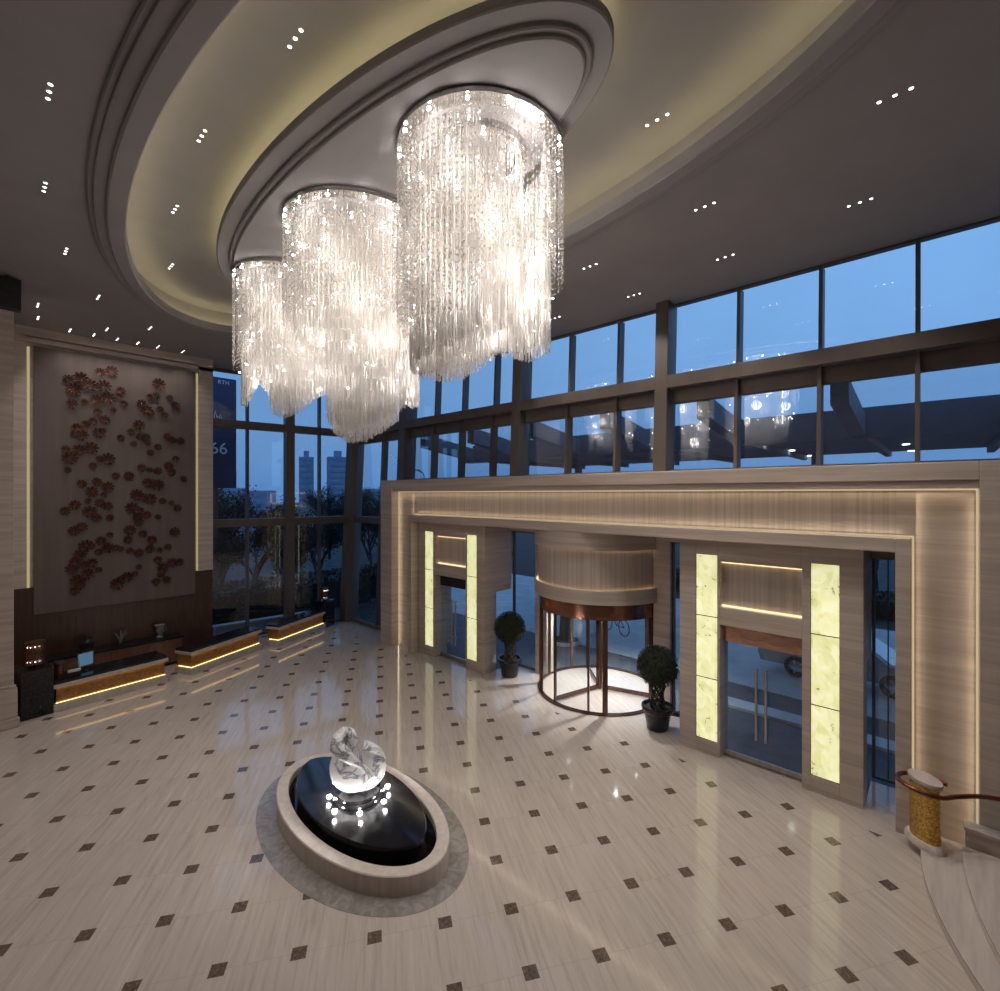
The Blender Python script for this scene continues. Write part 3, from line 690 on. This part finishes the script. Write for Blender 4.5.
# ------------------------------------------------------------------ reception desks
def desk(p0, p1, depth, label, post=None, side_left=True):
    L = math.dist(p0, p1); a = math.atan2(p1[1] - p0[1], p1[0] - p0[0])
    o = thing('reception_desk', label, 'desk', (p0[0], p0[1], 0), a, 'reception desks in front of the artwork')
    MB().box(0, L, 0, depth, 0, .17).build('plinth', M['lime'], o, bevel=.006)
    MB().box(.04, L - .04, .05, depth, .17, .20).build('shelf', M['lime'], o)
    MB().box(.07, L - .07, .09, depth - .02, .20, .60).build('front_panel', M['amber'], o)
    MB().box(.0, L, .0, depth, .60, .69).build('stone_fascia', M['lime'], o, bevel=.006)
    MB().box(.02, L - .02, .04, depth, .69, .76).build('worktop', M['granite'], o, bevel=.006)
    m = MB(); m.box(.06, L - .06, .060, .074, .20, .214)
    if side_left: m.box(.048, .062, .06, depth - .1, .20, .214)
    m.build('light_strip', M['deskled'], o)
    m = MB(); m.box(.06, L - .06, .06, .078, .585, .598); m.build('upper_light_strip', M['deskled'], o)
    if post:
        side, w_, h, dd = post
        x0, x1 = (-w_, -.001) if side < 0 else (L + .001, L + w_)
        MB().box(x0, x1, -.02, dd, 0, h).build('end_block', M['granite'], o, bevel=.008)
    return o, a, L
d1 = desk((1.31, 16.9), (3.88, 17.23), .85, 'nearest reception desk, glowing amber front, with tall black granite end block', (-1, .62, 1.2, .75), False)
d2 = desk((4.49, 17.26), (7.02, 18.36), .72, 'middle reception desk with glowing amber front between the other two')
d3 = desk((7.54, 18.15), (9.93, 19.22), .60, 'furthest reception desk, glowing amber front, by the corner of the glass walls', (1, .55, 1.1, .55))
# things on the desks
def table_lamp(loc, label, s_=1, hs=1):
    o = thing('table_lamp', label, 'lamp', loc, 0, 'lattice table lamps on the desk ends')
    MB().lathe([(0, 0), (.13 * s_, 0), (.13 * s_, .03), (.03, .05), (.025, .14 * hs)], (0, 0, 0), 20).build('base', M['darkcopper'], o, smooth=40)
    m = MB()
    n = 22; h0, h1 = .10 * hs, .62 * hs; r_ = .185 * s_
    for k in range(n):
        for dd in (1, -1):
            a = 2 * PI * k / n
            m.tube([(r_ * math.cos(a + dd * .35 * q), r_ * math.sin(a + dd * .35 * q), h0 + (h1 - h0) * q) for q in (0, .25, .5, .75, 1)], .006, 4)
    m.lathe([(r_ + .01, h0), (r_ + .01, h0 - .02), (r_ - .02, h0 - .02), (r_ - .02, h0)], (0, 0, 0), 24, closed=True)
    m.lathe([(r_ + .01, h1), (r_ + .01, h1 + .03), (.0, h1 + .035)], (0, 0, 0), 24)
    m.build('lamp_shade', M['shade'], o)
    MB().lathe([(r_ * .84, h0), (r_ * .84, h1)], (0, 0, 0), 20).build('inner_shade', M['cabinet'], o, smooth=60)
    for z in (h0 + .06, h1 - .08):
        b = MB()
        for k in range(4): a = -2.6 + .5 * k; b.ball((r_ * .93 * math.cos(a), r_ * .93 * math.sin(a), z), .010, 6, 4)
        b.build('bulb', M['spotlens'], o)
    return o
table_lamp((.98, 17.2, 1.202), 'wide lattice table lamp on the granite end block of the nearest desk')
table_lamp((9.98, 19.38, 1.102), 'slim lattice table lamp on the dark end block by the corner window', .62, .85)
o = thing('lantern_jar', 'small round dark jar with flat lid beside the nearest table lamp', 'jar', (1.45, 17.26, .762)); o.scale = (.85, .85, 1.45)
MB().lathe([(0, 0), (.10, 0), (.12, .06), (.12, .22), (.10, .26)], (0, 0, 0), 20).build('body', M['shade'], o, smooth=40)
MB().lathe([(.14, .26), (.15, .28), (.13, .31), (0, .32)], (0, 0, 0), 20).build('lid', M['bronze'], o, smooth=40)
o = thing('flower_tray', 'tray of white flowers with green stems on the nearest desk', 'flowers', (1.74, 17.24, .762), .12); o.scale = (.66, .8, 1.5)
MB().box(-.20, .20, -.09, .09, 0, .05).build('tray', M['black'], o, bevel=.005)
for k in range(7):
    x = -.16 + .053 * k
    MB().tube([(x, .05, .05), (x + .02, .06, .16), (x + .01, .02, .22)], .012, 5).build('stem', M['green'], o)
    b = MB()
    for q in range(5): b.ball((x + .03 * math.cos(q * 1.26), -.04 + .03 * math.sin(q * 1.26), .09), .028, 6, 4)
    b.build('blossom', M['white'], o, smooth=60)
o = thing('desk_monitor', 'small monitor with blue screen on the nearest desk', 'monitor', (2.02, 17.64, .762), .3)
MB().box(-.10, .10, -.07, .07, 0, .012).build('stand', M['black'], o)
MB().box(-.02, .02, -.01, .02, .012, .12).build('neck', M['black'], o)
MB().box(-.18, .18, -.015, .015, .09, .46).build('bezel', M['steel'], o, bevel=.006)
MB().box(-.165, .165, -.018, -.0155, .11, .44).build('screen', M['screen'], o)
# low back counter
bc = thing('back_counter', 'low red brown cabinet with black top under the flower artwork', 'cabinet', (2.9, 18.75, 0))
MB().box(-1.95, 1.72, .03, .68, .08, .86).build('carcass', M['cabinet'], bc)
MB().box(-1.95, 1.70, .06, .66, 0, .08).build('toe_kick', M['black'], bc)
MB().box(-1.98, 1.76, -.02, .685, .86, .90).build('top', M['granite'], bc, bevel=.004)
for k in range(4):
    d = MB().box(-1.93 + k * .915, -1.03 + k * .915, .01, .03, .11, .84).build('cabinet_door', M['cabinet'], bc, bevel=.004)
    MB().box(-1.09 + k * .915, -1.075 + k * .915, -.01, .01, .62, .78).build('handle', M['bronze'], d)
o = thing('glass_plate', 'round dark glass plate on stand, left of three ornaments on back counter', 'ornament', (2.2, 19.05, .902))
pm_ = MB().lathe([(0, 0), (.19, .015), (.20, .03), (.18, .035), (.05, .05), (0, .05)], (0, 0, 0), 28); pm_.v = [(x, -z, y + .24) for x, y, z in pm_.v]; pm_.build('plate', M['carglass'], o, smooth=40)
MB().box(-.08, .08, -.08, .06, 0, .05).build('stand', M['black'], o)
o = thing('coral_ornament', 'branching grey ornament, middle one on the back counter', 'ornament', (3.02, 19.05, .902))
m = MB(); 
for k in range(9):
    a = 2 * PI * k / 9; m.tube([(0, 0, .06), (.05 * math.cos(a), .04 * math.sin(a), .2), (.16 * math.cos(a), .10 * math.sin(a), .34 + .05 * (k % 3))], [.03, .02, .008], 6)
m.build('branches', M['greymarble'], o, smooth=60); MB().box(-.09, .09, -.09, .09, 0, .06).build('block', M['black'], o)
o = thing('horn_vase', 'curled dark vase, right of three ornaments on the back counter', 'ornament', (4.05, 19.05, .902))
MB().lathe([(0, 0), (.09, 0), (.10, .03), (.05, .10), (.12, .24), (.11, .34), (.16, .42), (.14, .42), (.09, .34), (.09, .24), (0, .2)], (0, 0, 0), 24).build('vessel', M['greymarble'], o, smooth=50)
MB().tube([(.10, 0, .16), (.19, 0, .24), (.14, 0, .34)], .015, 6).build('curl', M['greymarble'], o, smooth=60)

# ------------------------------------------------------------------ fountain and sculpture
FC = (4.44, 7.48)
fo = thing('fountain', 'oval fountain with pale stone rim and black domed centre in the lobby', 'fountain', (FC[0], FC[1], 0))
O0 = (0, 0)
m = MB().oval([(.34, .001), (.34, .004), (0, .004), (0, .001)], O0, 1.08, 2.03, 96, True); m.build('floor_border', M['greymarble'], fo)
MB().oval([(0, .004), (0, .285), (-.015, .30), (-.20, .30), (-.215, .285), (-.215, .05), (-.215, .004)], O0, 1.08, 2.07, 96, True).build('rim', M['lime'], fo, smooth=30)
MB().disc(O0, .87, 1.86, .17, 64, True).build('water', M['water'], fo)
def lens(a, b, z, n=72):
    pts = []
    for i in range(n):
        t_ = 2 * PI * i / n; c, s_ = math.cos(t_), math.sin(t_)
        x = a * (abs(c) ** 1.24) * (1 if c >= 0 else -1); y = b * s_
        pts.append((x, y, z))
    return pts
rings = [(.76, 1.66, .175), (.79, 1.71, .40), (.775, 1.69, .425), (.62, 1.38, .44), (.42, .95, .452), (.22, .5, .46), (.02, .05, .465)]
m = MB(); n = 72; vs = []
for q in rings: vs += lens(*q)
m.add(vs, [(k * n + i, k * n + (i + 1) % n, (k + 1) * n + (i + 1) % n, (k + 1) * n + i) for k in range(len(rings) - 1) for i in range(n)] + [tuple((len(rings) - 1) * n + i for i in range(n))])
m.build('dome', M['dome'], fo, smooth=35)
SY = -.06
MB().lathe([(.40, .44), (.42, .47), (.40, .50), (.36, .52), (.38, .54), (.36, .57), (0, .57)], (0, SY, 0), 40).build('neck', M['dome'], fo, smooth=50)
for k in range(7):
    a = 2 * PI * k / 7 + 3.3
    x, y = .50 * math.cos(a), .50 * math.sin(a) + SY
    MB().lathe([(.04, 0), (.04, .02), (.0, .022)], (x, y, .452), 12).build('uplight', M['lamp'], fo)
    light('POINT', 'fountain_uplight', (x * 1.06, y * 1.06, .60), 6, (1, .97, .93), fo, .03)
def sculpture():
    o = thing('marble_sculpture', 'white grey veined marble sculpture of two curled shells on the fountain', 'sculpture', (FC[0], FC[1] + SY, .555)); o.scale = (.93,) * 3
    F_ = Vector((-.51, -.86, 0)).normalized(); Rr = Vector((.86, -.51, 0)); U = Vector((0, 0, 1))   # towards, right and up as the balcony sees it
    def W(u, d, h): return Rr * u + F_ * d + U * h
    # left shell: round bowl cut by a leaning flat face
    def shell(cu, ch, R_, nrm, off, valley, squash=1.0, peak=None):
        m = MB(); n, k = 40, 24; vs = []
        nv = Vector(nrm).normalized()
        for j in range(k + 1):
            ph = -PI / 2 + PI * j / k
            for i in range(n):
                th = 2 * PI * i / n
                p = Vector((math.cos(ph) * math.cos(th), math.cos(ph) * math.sin(th) * squash, math.sin(ph))) * R_
                if peak and p.z > 0:
                    g = math.exp(-((p.x - peak[0]) / peak[2]) ** 2); p.z *= 1 + (peak[1] - 1) * g; 
                dd = p.dot(nv) - off
                if dd > 0: p = p - nv * (dd * .93)
                lim = valley[0] + valley[1] * max(0, .10 - p.z) * 1.3          # the cleft between the shells closes towards the foot
                q = p.x - lim
                if valley[1] * q > 0: p.x = lim + q * .12
                vs.append(W(p.x + cu, p.y, p.z + ch))
        m.add(vs, [(j * n + i, j * n + (i + 1) % n, (j + 1) * n + (i + 1) % n, (j + 1) * n + i) for j in range(k) for i in range(n)])
        return m
    shell(-.06, .46, .46, (-.25, .85, .45), .14, (.02, 1), .8, (-.30, 1.15, .22)).build('left_shell', M['marble'], o, smooth=35)
    shell(.08, .42, .42, (.20, .80, .50), .06, (.03, -1), .85, (-.02, 1.12, .10)).build('right_shell', M['marble'], o, smooth=35)
    m = MB(); cu = [(.02, .20, .55, .05), (-.12, .22, .68, .085), (-.26, .20, .80, .12), (-.38, .12, .90, .13), (-.36, .0, 1.00, .12), (-.26, -.08, 1.06, .11), (-.15, -.05, 1.03, .10), (-.10, .03, .93, .08), (-.12, .05, .80, .03)]
    pts = []; rad = []
    for i in range(len(cu) - 1):
        for s_ in (0, .33, .66):
            pts.append(W(*[cu[i][q] + (cu[i + 1][q] - cu[i][q]) * s_ for q in range(3)])); rad.append(cu[i][3] + (cu[i + 1][3] - cu[i][3]) * s_)
    m.tube(pts, rad, 12); m.build('hook', M['marble'], o, smooth=60)
    m = MB(); pts = [W(.05 + .36 * math.sin(t_), .02 - .1 * t_, .74 - .30 * (t_ / 1.5) ** 2) for t_ in [i * .15 for i in range(11)]]
    m.tube(pts, [.02 + .05 * math.sin(PI * i / 10) for i in range(11)], 10); m.build('ridge', M['marble'], o, smooth=60)
    return o
sculpture()

# ------------------------------------------------------------------ potted trees
def topiary(loc, label, s_, seed):
    r = random.Random(seed)
    o = thing('potted_topiary', label, 'potted tree', loc, 0, 'potted ball trees by the revolving door')
    p = MB().lathe([(0, 0), (.22, 0), (.25, .03), (.31, .40), (.36, .44), (.38, .52), (.37, .56), (.33, .56), (.31, .50), (0, .49)], (0, 0, 0), 32); p.v = [(x * s_, y * s_, z * s_) for x, y, z in p.v]; p.build('pot', M['pot'], o, smooth=40)
    MB().disc(O0, .31 * s_, .31 * s_, .50 * s_, 24).build('soil', M['soil'], o)
    m = MB(); n = 8
    for k in range(n):
        for dd in (1, -1):
            m.tube([((.15 + .02 * math.sin(q * 9)) * math.cos(2 * PI * k / n + dd * q * 2.4) * s_, (.15 + .02 * math.sin(q * 9)) * math.sin(2 * PI * k / n + dd * q * 2.4) * s_, (.5 + .62 * q) * s_) for q in [i / 12 for i in range(13)]], .017 * s_, 5)
    m.build('braided_trunk', M['bark'], o, smooth=60)
    m = MB().ball((0, 0, 1.50 * s_), .40 * s_, 20, 12)
    for k in range(3600):
        z = r.uniform(-1, 1); a = r.uniform(0, 2 * PI); q = math.sqrt(1 - z * z); d = Vector((q * math.cos(a), q * math.sin(a), z))
        c = d * (r.uniform(.40, .50) * s_) + Vector((0, 0, 1.50 * s_))
        t1 = d.orthogonal().normalized(); t1.rotate(Matrix.Rotation(r.uniform(0, 6.3), 3, d)); t2 = (d.cross(t1) + d * r.uniform(-.8, .8)).normalized()
        w_, h = .018 * s_, .034 * s_
        m.add([c - t2 * h, c + t1 * w_, c + t2 * h, c - t1 * w_], [(0, 1, 2, 3)])
    m.build('foliage', M['leaf'], o)
    return o
topiary((11.18, 9.95, 0), 'smaller looking potted ball tree with braided trunk, left of revolving door', 1.0, 11)
topiary((11.08, 5.10, 0), 'larger looking potted ball tree with braided trunk, right of revolving door', 1.0, 12)

# ------------------------------------------------------------------ stair at the lower right
st = thing('curved_stair', 'curved pale stone stair rising at the lower right corner', 'stair', (10.3, 0, 0))
for k in range(5):
    pts = []
    for i in range(25):
        x = (10.32 if k == 0 else 10.14) - i * .2; d = max(0, 10.0 - x); pts.append((x - 10.3, .27 - k * .47 - (.1 - .012 * k) * d * d * (1 if k == 0 else .8)))
    pts = [p for p in pts if p[1] > -4.2]
    poly = pts + [(pts[-1][0], -4.3), (pts[0][0], -4.3)]
    h = .15 * (k + 1)
    MB().prism(poly, h - .15, h - .03).build('riser', M['trav'], st)
    MB().prism([(x, y + .02) if i < len(pts) else (x, y) for i, (x, y) in enumerate(poly)], h - .03, h).build('tread', M['tread'], st)
pd = thing('newel_column', 'gold mosaic newel column with white stone cap at the stair foot', 'column', (10.1, .24, .15), .75)
ex = dict(sx=1.2, sy=.8)
MB().lathe([(0, 0), (.255, 0), (.255, .05), (.22, .10), (0, .10)], (0, 0, 0), 40, **ex).build('base', M['lime'], pd, smooth=40)
MB().lathe([(.19, .10), (.19, .96)], (0, 0, 0), 40, **ex).build('mosaic_shaft', M['mosaic'], pd, smooth=60)
MB().lathe([(0, .96), (.21, .96), (.22, .99), (.21, 1.03), (0, 1.035)], (0, 0, 0), 40, **ex).build('cap', M['tread'], pd, smooth=40)
hr = thing('handrail', 'red bronze handrail looping round the gold column', 'handrail', (10.1, .24, 1.08))
pts = [(.20, -.26, .0), (.25, .08, 0), (.14, .28, 0), (-.08, .33, 0), (-.25, .20, 0), (-.30, 0, -.02), (-.24, -.20, -.03), (-.07, -.38, -.01), (.1, -.7, .04), (.2, -1.3, .08), (.22, -2.5, .24)]
def smoothpts(p, k=4):
    out = []
    for i in range(len(p) - 1):
        a, b, c, d = (Vector(p[max(i - 1, 0)]), Vector(p[i]), Vector(p[i + 1]), Vector(p[min(i + 2, len(p) - 1)]))
        for s_ in range(k):
            t_ = s_ / k; out.append(.5 * ((2 * b) + (c - a) * t_ + (2 * a - 5 * b + 4 * c - d) * t_ ** 2 + (3 * b - a - 3 * c + d) * t_ ** 3))
    return out + [Vector(p[-1])]
MB().tube(smoothpts(pts), .034, 10).build('rail', M['railmetal'], hr, smooth=60)
pr = thing('stair_parapet', 'low stone parapet with clear glass panel beside the stair', 'parapet', (10.35, -.22, 0))
MB().box(-.16, .04, -2.5, 0, .152, .52).build('kerb', M['trav'], pr, bevel=.01)
MB().box(-.19, .045, -2.5, .02, .52, .58).build('coping', M['tread'], pr, bevel=.008)
MB().box(-.07, -.055, -2.5, -.05, .58, 1.06).build('glass_panel', M['clear'], pr)

# ------------------------------------------------------------------ outside: ground, canopy, trees, city
struct(MB().box(-40, 320, -60, 320, -.5, -.13).build('ground_outside', M['lawn']))
struct(MB().box(11.26, 17.0, -30, 17.5, -.16, -.125).build('pavement', M['asphalt']))
struct(MB().box(15.6, 26, -40, 26, -.125, -.10).build('road', M['paving']))
struct(MB().box(13.75, 14.3, -3, 4.6, -.125, -.05).build('pavement_strip', M['paving']))
cp = thing('entrance_canopy', 'large grey canopy with sloping beams outside over the entrance', 'canopy', (12.6, 0, 7.0))
MB().box(3.4, 12.5, -12, 16.6, .35, .95).build('roof_slab', M['canopy'], cp, bevel=.02)
MB().box(3.0, 3.45, -12, 16.8, .1, .75).build('edge_beam', M['canopy'], cp)
for k in range(10):
    y = 16.2 - k * 2.9
    MB().add([(0.1, y - .17, .60), (0.1, y + .17, .60), (3.1, y + .17, .15), (3.1, y - .17, .15), (0.1, y - .17, 1.15), (0.1, y + .17, 1.15), (3.1, y + .17, .70), (3.1, y - .17, .70)],
             [(0, 3, 2, 1), (4, 5, 6, 7), (0, 1, 5, 4), (1, 2, 6, 5), (2, 3, 7, 6), (3, 0, 4, 7)]).build('sloping_beam', M['canopy'], cp)
    MB().box(3.5, 12.4, y - .1, y + .1, .15, .35).build('rib', M['canopy'], cp)
for k in range(12):
    x = 5.5 + 3.4 * (k % 3); y = 1.0 + 3.4 * (k // 3)
    MB().lathe([(0, 0), (.10, 0), (.10, .02), (.0, .022)], (x, y, .325), 12).build('canopy_lamp', M['spotlens'], cp)
for y in (-6, 4, 16.0): MB().tube([(11.5, y, -7.0), (11.5, y, .35)], .22, 16).build('column', M['canopy'], cp, smooth=60)

def tree(seed, leafy=True):
    r = random.Random(seed); m = MB(); lf = MB()
    def br(p, d, L, rad, lev):
        q = p + d * L; mid = p + d * L * .5 + Vector((r.uniform(-1, 1), r.uniform(-1, 1), 0)) * L * .06
        m.tube([p, mid, q], [rad, rad * .8, rad * .6], 5, False)
        if lev >= 2 and leafy:
            for _ in range(9):
                c = p + (q - p) * r.uniform(.2, 1.1) + Vector((r.gauss(0, .16), r.gauss(0, .16), r.gauss(0, .16))); a = Vector((r.uniform(-1, 1), r.uniform(-1, 1), r.uniform(-1, 1))).normalized(); b = a.orthogonal().normalized(); s_ = r.uniform(.035, .08)
                lf.add([c - a * s_, c + b * s_ * .6, c + a * s_, c - b * s_ * .6], [(0, 1, 2, 3)])
        if lev < 4:
            for _ in range(4 if lev else 6):
                nd = (d + Vector((r.uniform(-.8, .8), r.uniform(-.8, .8), r.uniform(-.1, .6)))).normalized(); br(p + (q - p) * r.uniform(.45, 1), nd, L * r.uniform(.55, .75), rad * .55, lev + 1)
    br(Vector((0, 0, 0)), Vector((0, 0, 1)), 2.3, .11, 0)
    return m, lf
tp = []
for sd in (1, 2, 3):
    o = thing('street_tree', 'thin leaved dusk tree outside the glass walls', 'tree', (0, 0, -.13), 0, 'trees outside the windows')
    a, b = tree(sd); a.build('trunk', M['twig'], o); b.build('foliage', M['treeleaf'], o); tp.append(o)
T = [(6.5, 26, 1.15), (9.3, 25, 1.0), (11.5, 26.5, 1.1), (14.3, 25, 1.1), (16.2, 22.6, 1.25), (8.2, 29, 1.2), (17.5, 28, 1.1), (10.5, 34, 1.3), (20, 30, 1.2), (5.4, 30, 1.3), (28, 27, 1.1), (30, 20, 1.0), (33, 24, 1.1), (38, 10, 1.1), (40, 16, 1.0), (36, 3, 1.0), (34, 30, 1.1), (21, 40, 1.3), (26, 44, 1.3), (7.4, 24.6, .8), (10.4, 24.4, .75), (12.4, 24.8, .85)]
for i, (x, y, s_) in enumerate(T):
    o = tp[i] if i < 3 else copy_tree(tp[i % 3])
    o.location = (x, y, -.13); o.rotation_euler = (0, 0, i * 1.7); o.scale = (s_,) * 3
def hedge(x0, x1, y0, y1, h, label, seed):
    r = random.Random(seed); o = thing('hedge', label, 'hedge', ((x0 + x1) / 2, (y0 + y1) / 2, -.13)); m = MB(); w_, d = (x1 - x0) / 2, (y1 - y0) / 2
    m.box(-w_ * .9, w_ * .9, -d * .7, d * .7, 0, h * .7)
    for k in range(int(420 * (w_ + d) * 2)):
        c = Vector((r.uniform(-w_, w_), r.uniform(-d, d), h * r.random() ** .7)); a = Vector((r.uniform(-1, 1), r.uniform(-1, 1), r.uniform(-1, 1))).normalized(); b = a.orthogonal().normalized(); s_ = r.uniform(.06, .13)
        m.add([c - a * s_, c + b * s_ * .6, c + a * s_, c - b * s_ * .6], [(0, 1, 2, 3)])
    m.build('foliage', M['treeleaf'], o)
hedge(3, 20, 22.6, 23.5, 1.9, 'long dark hedge behind the left glass wall', 3)
hedge(28, 29.2, -20, 22, 1.2, 'dark hedge across the road outside the entrance', 4)
lwl = thing('garden_wall', 'low grey wall in the garden outside the left window', 'low wall', (8.6, 21.3, -.13), -.12)
MB().box(-2.2, 2.2, -.12, .12, 0, .42).build('wall_body', M['concrete'], lwl); MB().box(-2.25, 2.25, -.16, .16, .42, .48).build('coping', M['paving'], lwl)
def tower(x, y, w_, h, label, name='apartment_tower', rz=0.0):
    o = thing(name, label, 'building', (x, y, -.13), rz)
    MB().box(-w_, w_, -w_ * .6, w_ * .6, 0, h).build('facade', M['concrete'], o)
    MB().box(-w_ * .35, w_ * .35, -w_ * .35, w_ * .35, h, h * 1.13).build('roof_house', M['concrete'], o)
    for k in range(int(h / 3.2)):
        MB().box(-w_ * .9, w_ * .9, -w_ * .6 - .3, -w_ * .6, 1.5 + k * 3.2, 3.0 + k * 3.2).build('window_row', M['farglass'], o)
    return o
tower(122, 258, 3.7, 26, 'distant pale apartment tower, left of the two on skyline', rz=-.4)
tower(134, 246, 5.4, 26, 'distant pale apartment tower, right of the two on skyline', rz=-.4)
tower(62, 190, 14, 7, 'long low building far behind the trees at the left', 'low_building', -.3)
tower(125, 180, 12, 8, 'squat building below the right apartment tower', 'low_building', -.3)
# banner with pale numerals
bn = thing('street_banner', 'tall navy banner reading 66 outside beside the artwork wall', 'banner', (7.25, 23.6, 5.9), 0)
MB().box(-.85, .66, 0, .10, 0, 4.9).build('panel', M['banner'], bn, bevel=.01)
MB().box(-.85, .66, -.01, 0, .02, .75).build('lower_band', M['banner'], bn)
MB().box(-.2, -.05, .1, .22, -6.0, 4.6).build('pole', M['frame'], bn)
def text(s_, size, x, z, name):
    cu = bpy.data.curves.new(name, 'FONT'); cu.body = s_; cu.size = size; cu.extrude = .004; cu.align_x = 'LEFT'
    cu.materials.append(M['lettering']); o = bpy.data.objects.new(name, cu); C.objects.link(o); o.location = (x, -.016, z); C.objects.unlink(o); me = bpy.data.meshes.new_from_object(o); bpy.data.objects.remove(o)
    o = bpy.data.objects.new(name, me); C.objects.link(o); o.location = (x, -.016, z); o.rotation_euler = (PI / 2, 0, 0); o.parent = bn; return o
text('66', .72, -.42, 1.52, 'numerals'); text('RTH', .24, -.1, 4.62, 'heading'); 
m = MB()
for k in range(3): m.tube([(-.45 + .2 * k, -.012, 3.15 - .08 * k), (-.40 + .2 * k, -.012, 3.5 - .12 * k), (-.33 + .2 * k, -.012, 3.18 - .08 * k), (-.27 + .2 * k, -.012, 3.25 - .08 * k)], .016, 4)
m.build('script_flourish', M['lettering'], bn)
# car parked on the drive
def car():
    o = thing('parked_car', 'silver car parked on the drive beyond the right hand door', 'car', (18.0, 2.3, -.03), PI / 2)
    prof = [(-2.15, .35), (-2.2, .62), (-2.05, .80), (-1.2, .92), (-.55, 1.38), (.7, 1.45), (1.55, 1.0), (2.1, .92), (2.2, .6), (2.12, .33)]
    m = MB(); n = len(prof); vs = []
    for yy, s_ in ((-.86, .94), (-.80, 1), (.80, 1), (.86, .94)):
        for x, z in prof: vs.append((x * s_, yy * (1 if z < 1 else .82), .33 + (z - .33) * s_))
    m.add(vs, [(k * n + i, k * n + (i + 1) % n, (k + 1) * n + (i + 1) % n, (k + 1) * n + i) for k in range(3) for i in range(n)] + [tuple(range(n)), tuple(3 * n + i for i in range(n))[::-1]])
    m.build('body', M['carpaint'], o, smooth=30)
    g = MB(); 
    for s_ in (-1, 1): g.add([(-.95, s_ * .80, .96), (-.5, s_ * .735, 1.33), (.62, s_ * .735, 1.38), (1.3, s_ * .80, .98)], [(0, 1, 2, 3)])
    g.build('side_window', M['carglass'], o)
    for x in (-1.25, 1.1):
        for s_ in (-1, 1):
            t_ = MB().lathe([(.20, -.1), (.31, -.1), (.33, -.06), (.33, .06), (.31, .1), (.20, .1)], (0, 0, 0), 28, closed=True); t_.v = [(a + x, c + s_ * .80, b + .33) for a, b, c in t_.v]; w2 = t_.build('wheel', M['rubber'], o, smooth=40)
            r_ = MB()
            for k in range(5):
                a = 2 * PI * k / 5; r_.add([(q * math.cos(a + e_) + x, s_ * .895, q * math.sin(a + e_) + .33) for q, e_ in ((.03, -.6), (.205, -.16), (.205, .16), (.03, .6))], [(0, 1, 2, 3)])
            r_.build('rim', M['alloy'], w2)
    return o
car()
# planter with palm on the drive, bicycle by the kerb
pp = thing('palm_planter', 'round pale ring planter with spiky palm seen through the revolving door', 'planter', (15.2, 10.7, -.02))
MB().lathe([(.58, 0), (.58, .12), (.52, .12), (.52, .08)], (0, 0, 0), 40).build('ring', M['paving'], pp, smooth=40)
MB().tube([(0, 0, .1), (.02, 0, .9), (0, 0, 1.45)], [.22, .2, .16], 10).build('trunk', M['twig'], pp, smooth=60)
MB().disc(O0, .52, .52, .09, 32).build('soil', M['soil'], pp)
m = MB()
for k in range(34):
    a = k * 2.4; el = .15 + (k % 6) * .2
    pts = [Vector((0, 0, 1.4)) + Vector((math.cos(a) * q * .95 * math.cos(el), math.sin(a) * q * .95 * math.cos(el), q * .95 * math.sin(el) - .35 * q * q)) for q in (0, .35, .7, 1)]
    sd = Vector((-math.sin(a), math.cos(a), 0)) * .05
    m.add([p - sd * (1 - .9 * i / 3) for i, p in enumerate(pts)] + [p + sd * (1 - .9 * i / 3) for i, p in enumerate(pts)], [(i, i + 1, i + 5, i + 4) for i in range(3)])
m.build('fronds', M['treeleaf'], pp)
bk = thing('bicycle', 'dark bicycle standing outside seen through the revolving door', 'bicycle', (17.6, 9.9, -.03), 1.2)
for x in (-.52, .52):
    t_ = MB().lathe([(.31, -.02), (.34, 0), (.31, .02)], (0, 0, 0), 28, closed=True); t_.v = [(a + x, c, b + .34) for a, b, c in t_.v]; t_.build('wheel', M['rubber'], bk)
f = MB()
for p in ([(-.52, 0, .34), (-.1, 0, .32), (-.2, 0, .82), (-.52, 0, .34)], [(-.1, 0, .32), (.38, 0, .78), (-.18, 0, .74)], [(.52, 0, .34), (.34, 0, .95)]): f.tube(p, .018, 6)
f.build('frame', M['black'], bk)
MB().tube([(.30, -.24, 1.0), (.34, 0, .98), (.30, .24, 1.0)], .014, 6).build('handlebar', M['black'], bk); MB().box(-.32, -.08, -.07, .07, .84, .89).build('saddle', M['black'], bk, bevel=.02)
sl = thing('street_lamp', 'thin curved street lamp far outside above the portal', 'street lamp', (41, 52, -.13))
MB().tube([(0, 0, 0), (0, 0, 8), (-.4, -.3, 8.6), (-2.2, -1.4, 8.9)], .09, 6).build('pole', M['frame'], sl); MB().box(-2.9, -2.1, -1.75, -1.3, 8.8, 8.95).build('lamp_head', M['frame'], sl)

# ------------------------------------------------------------------ camera and render look
cam = bpy.data.cameras.new('camera'); co = bpy.data.objects.new('camera', cam); C.objects.link(co)
cam.sensor_fit = 'HORIZONTAL'; cam.sensor_width = 36; cam.lens = 482 / 1000 * 36
cam.shift_x = -.001; cam.shift_y = (494 - 495.5) / 1000 
cam.clip_start = .05; cam.clip_end = 1000
co.location = (0, 0, 5.64); co.rotation_euler = (PI / 2, 0, math.radians(42.7 - 90))
sc = bpy.context.scene; sc.camera = co
sc.view_settings.view_transform = 'Standard'; sc.view_settings.look = 'None'; sc.view_settings.exposure = .5; sc.view_settings.gamma = 1; sc.view_settings.use_curve_mapping = False
sc.cycles.use_denoising = True; sc.cycles.max_bounces = 8; sc.cycles.transparent_max_bounces = 24; sc.cycles.sample_clamp_indirect = 6
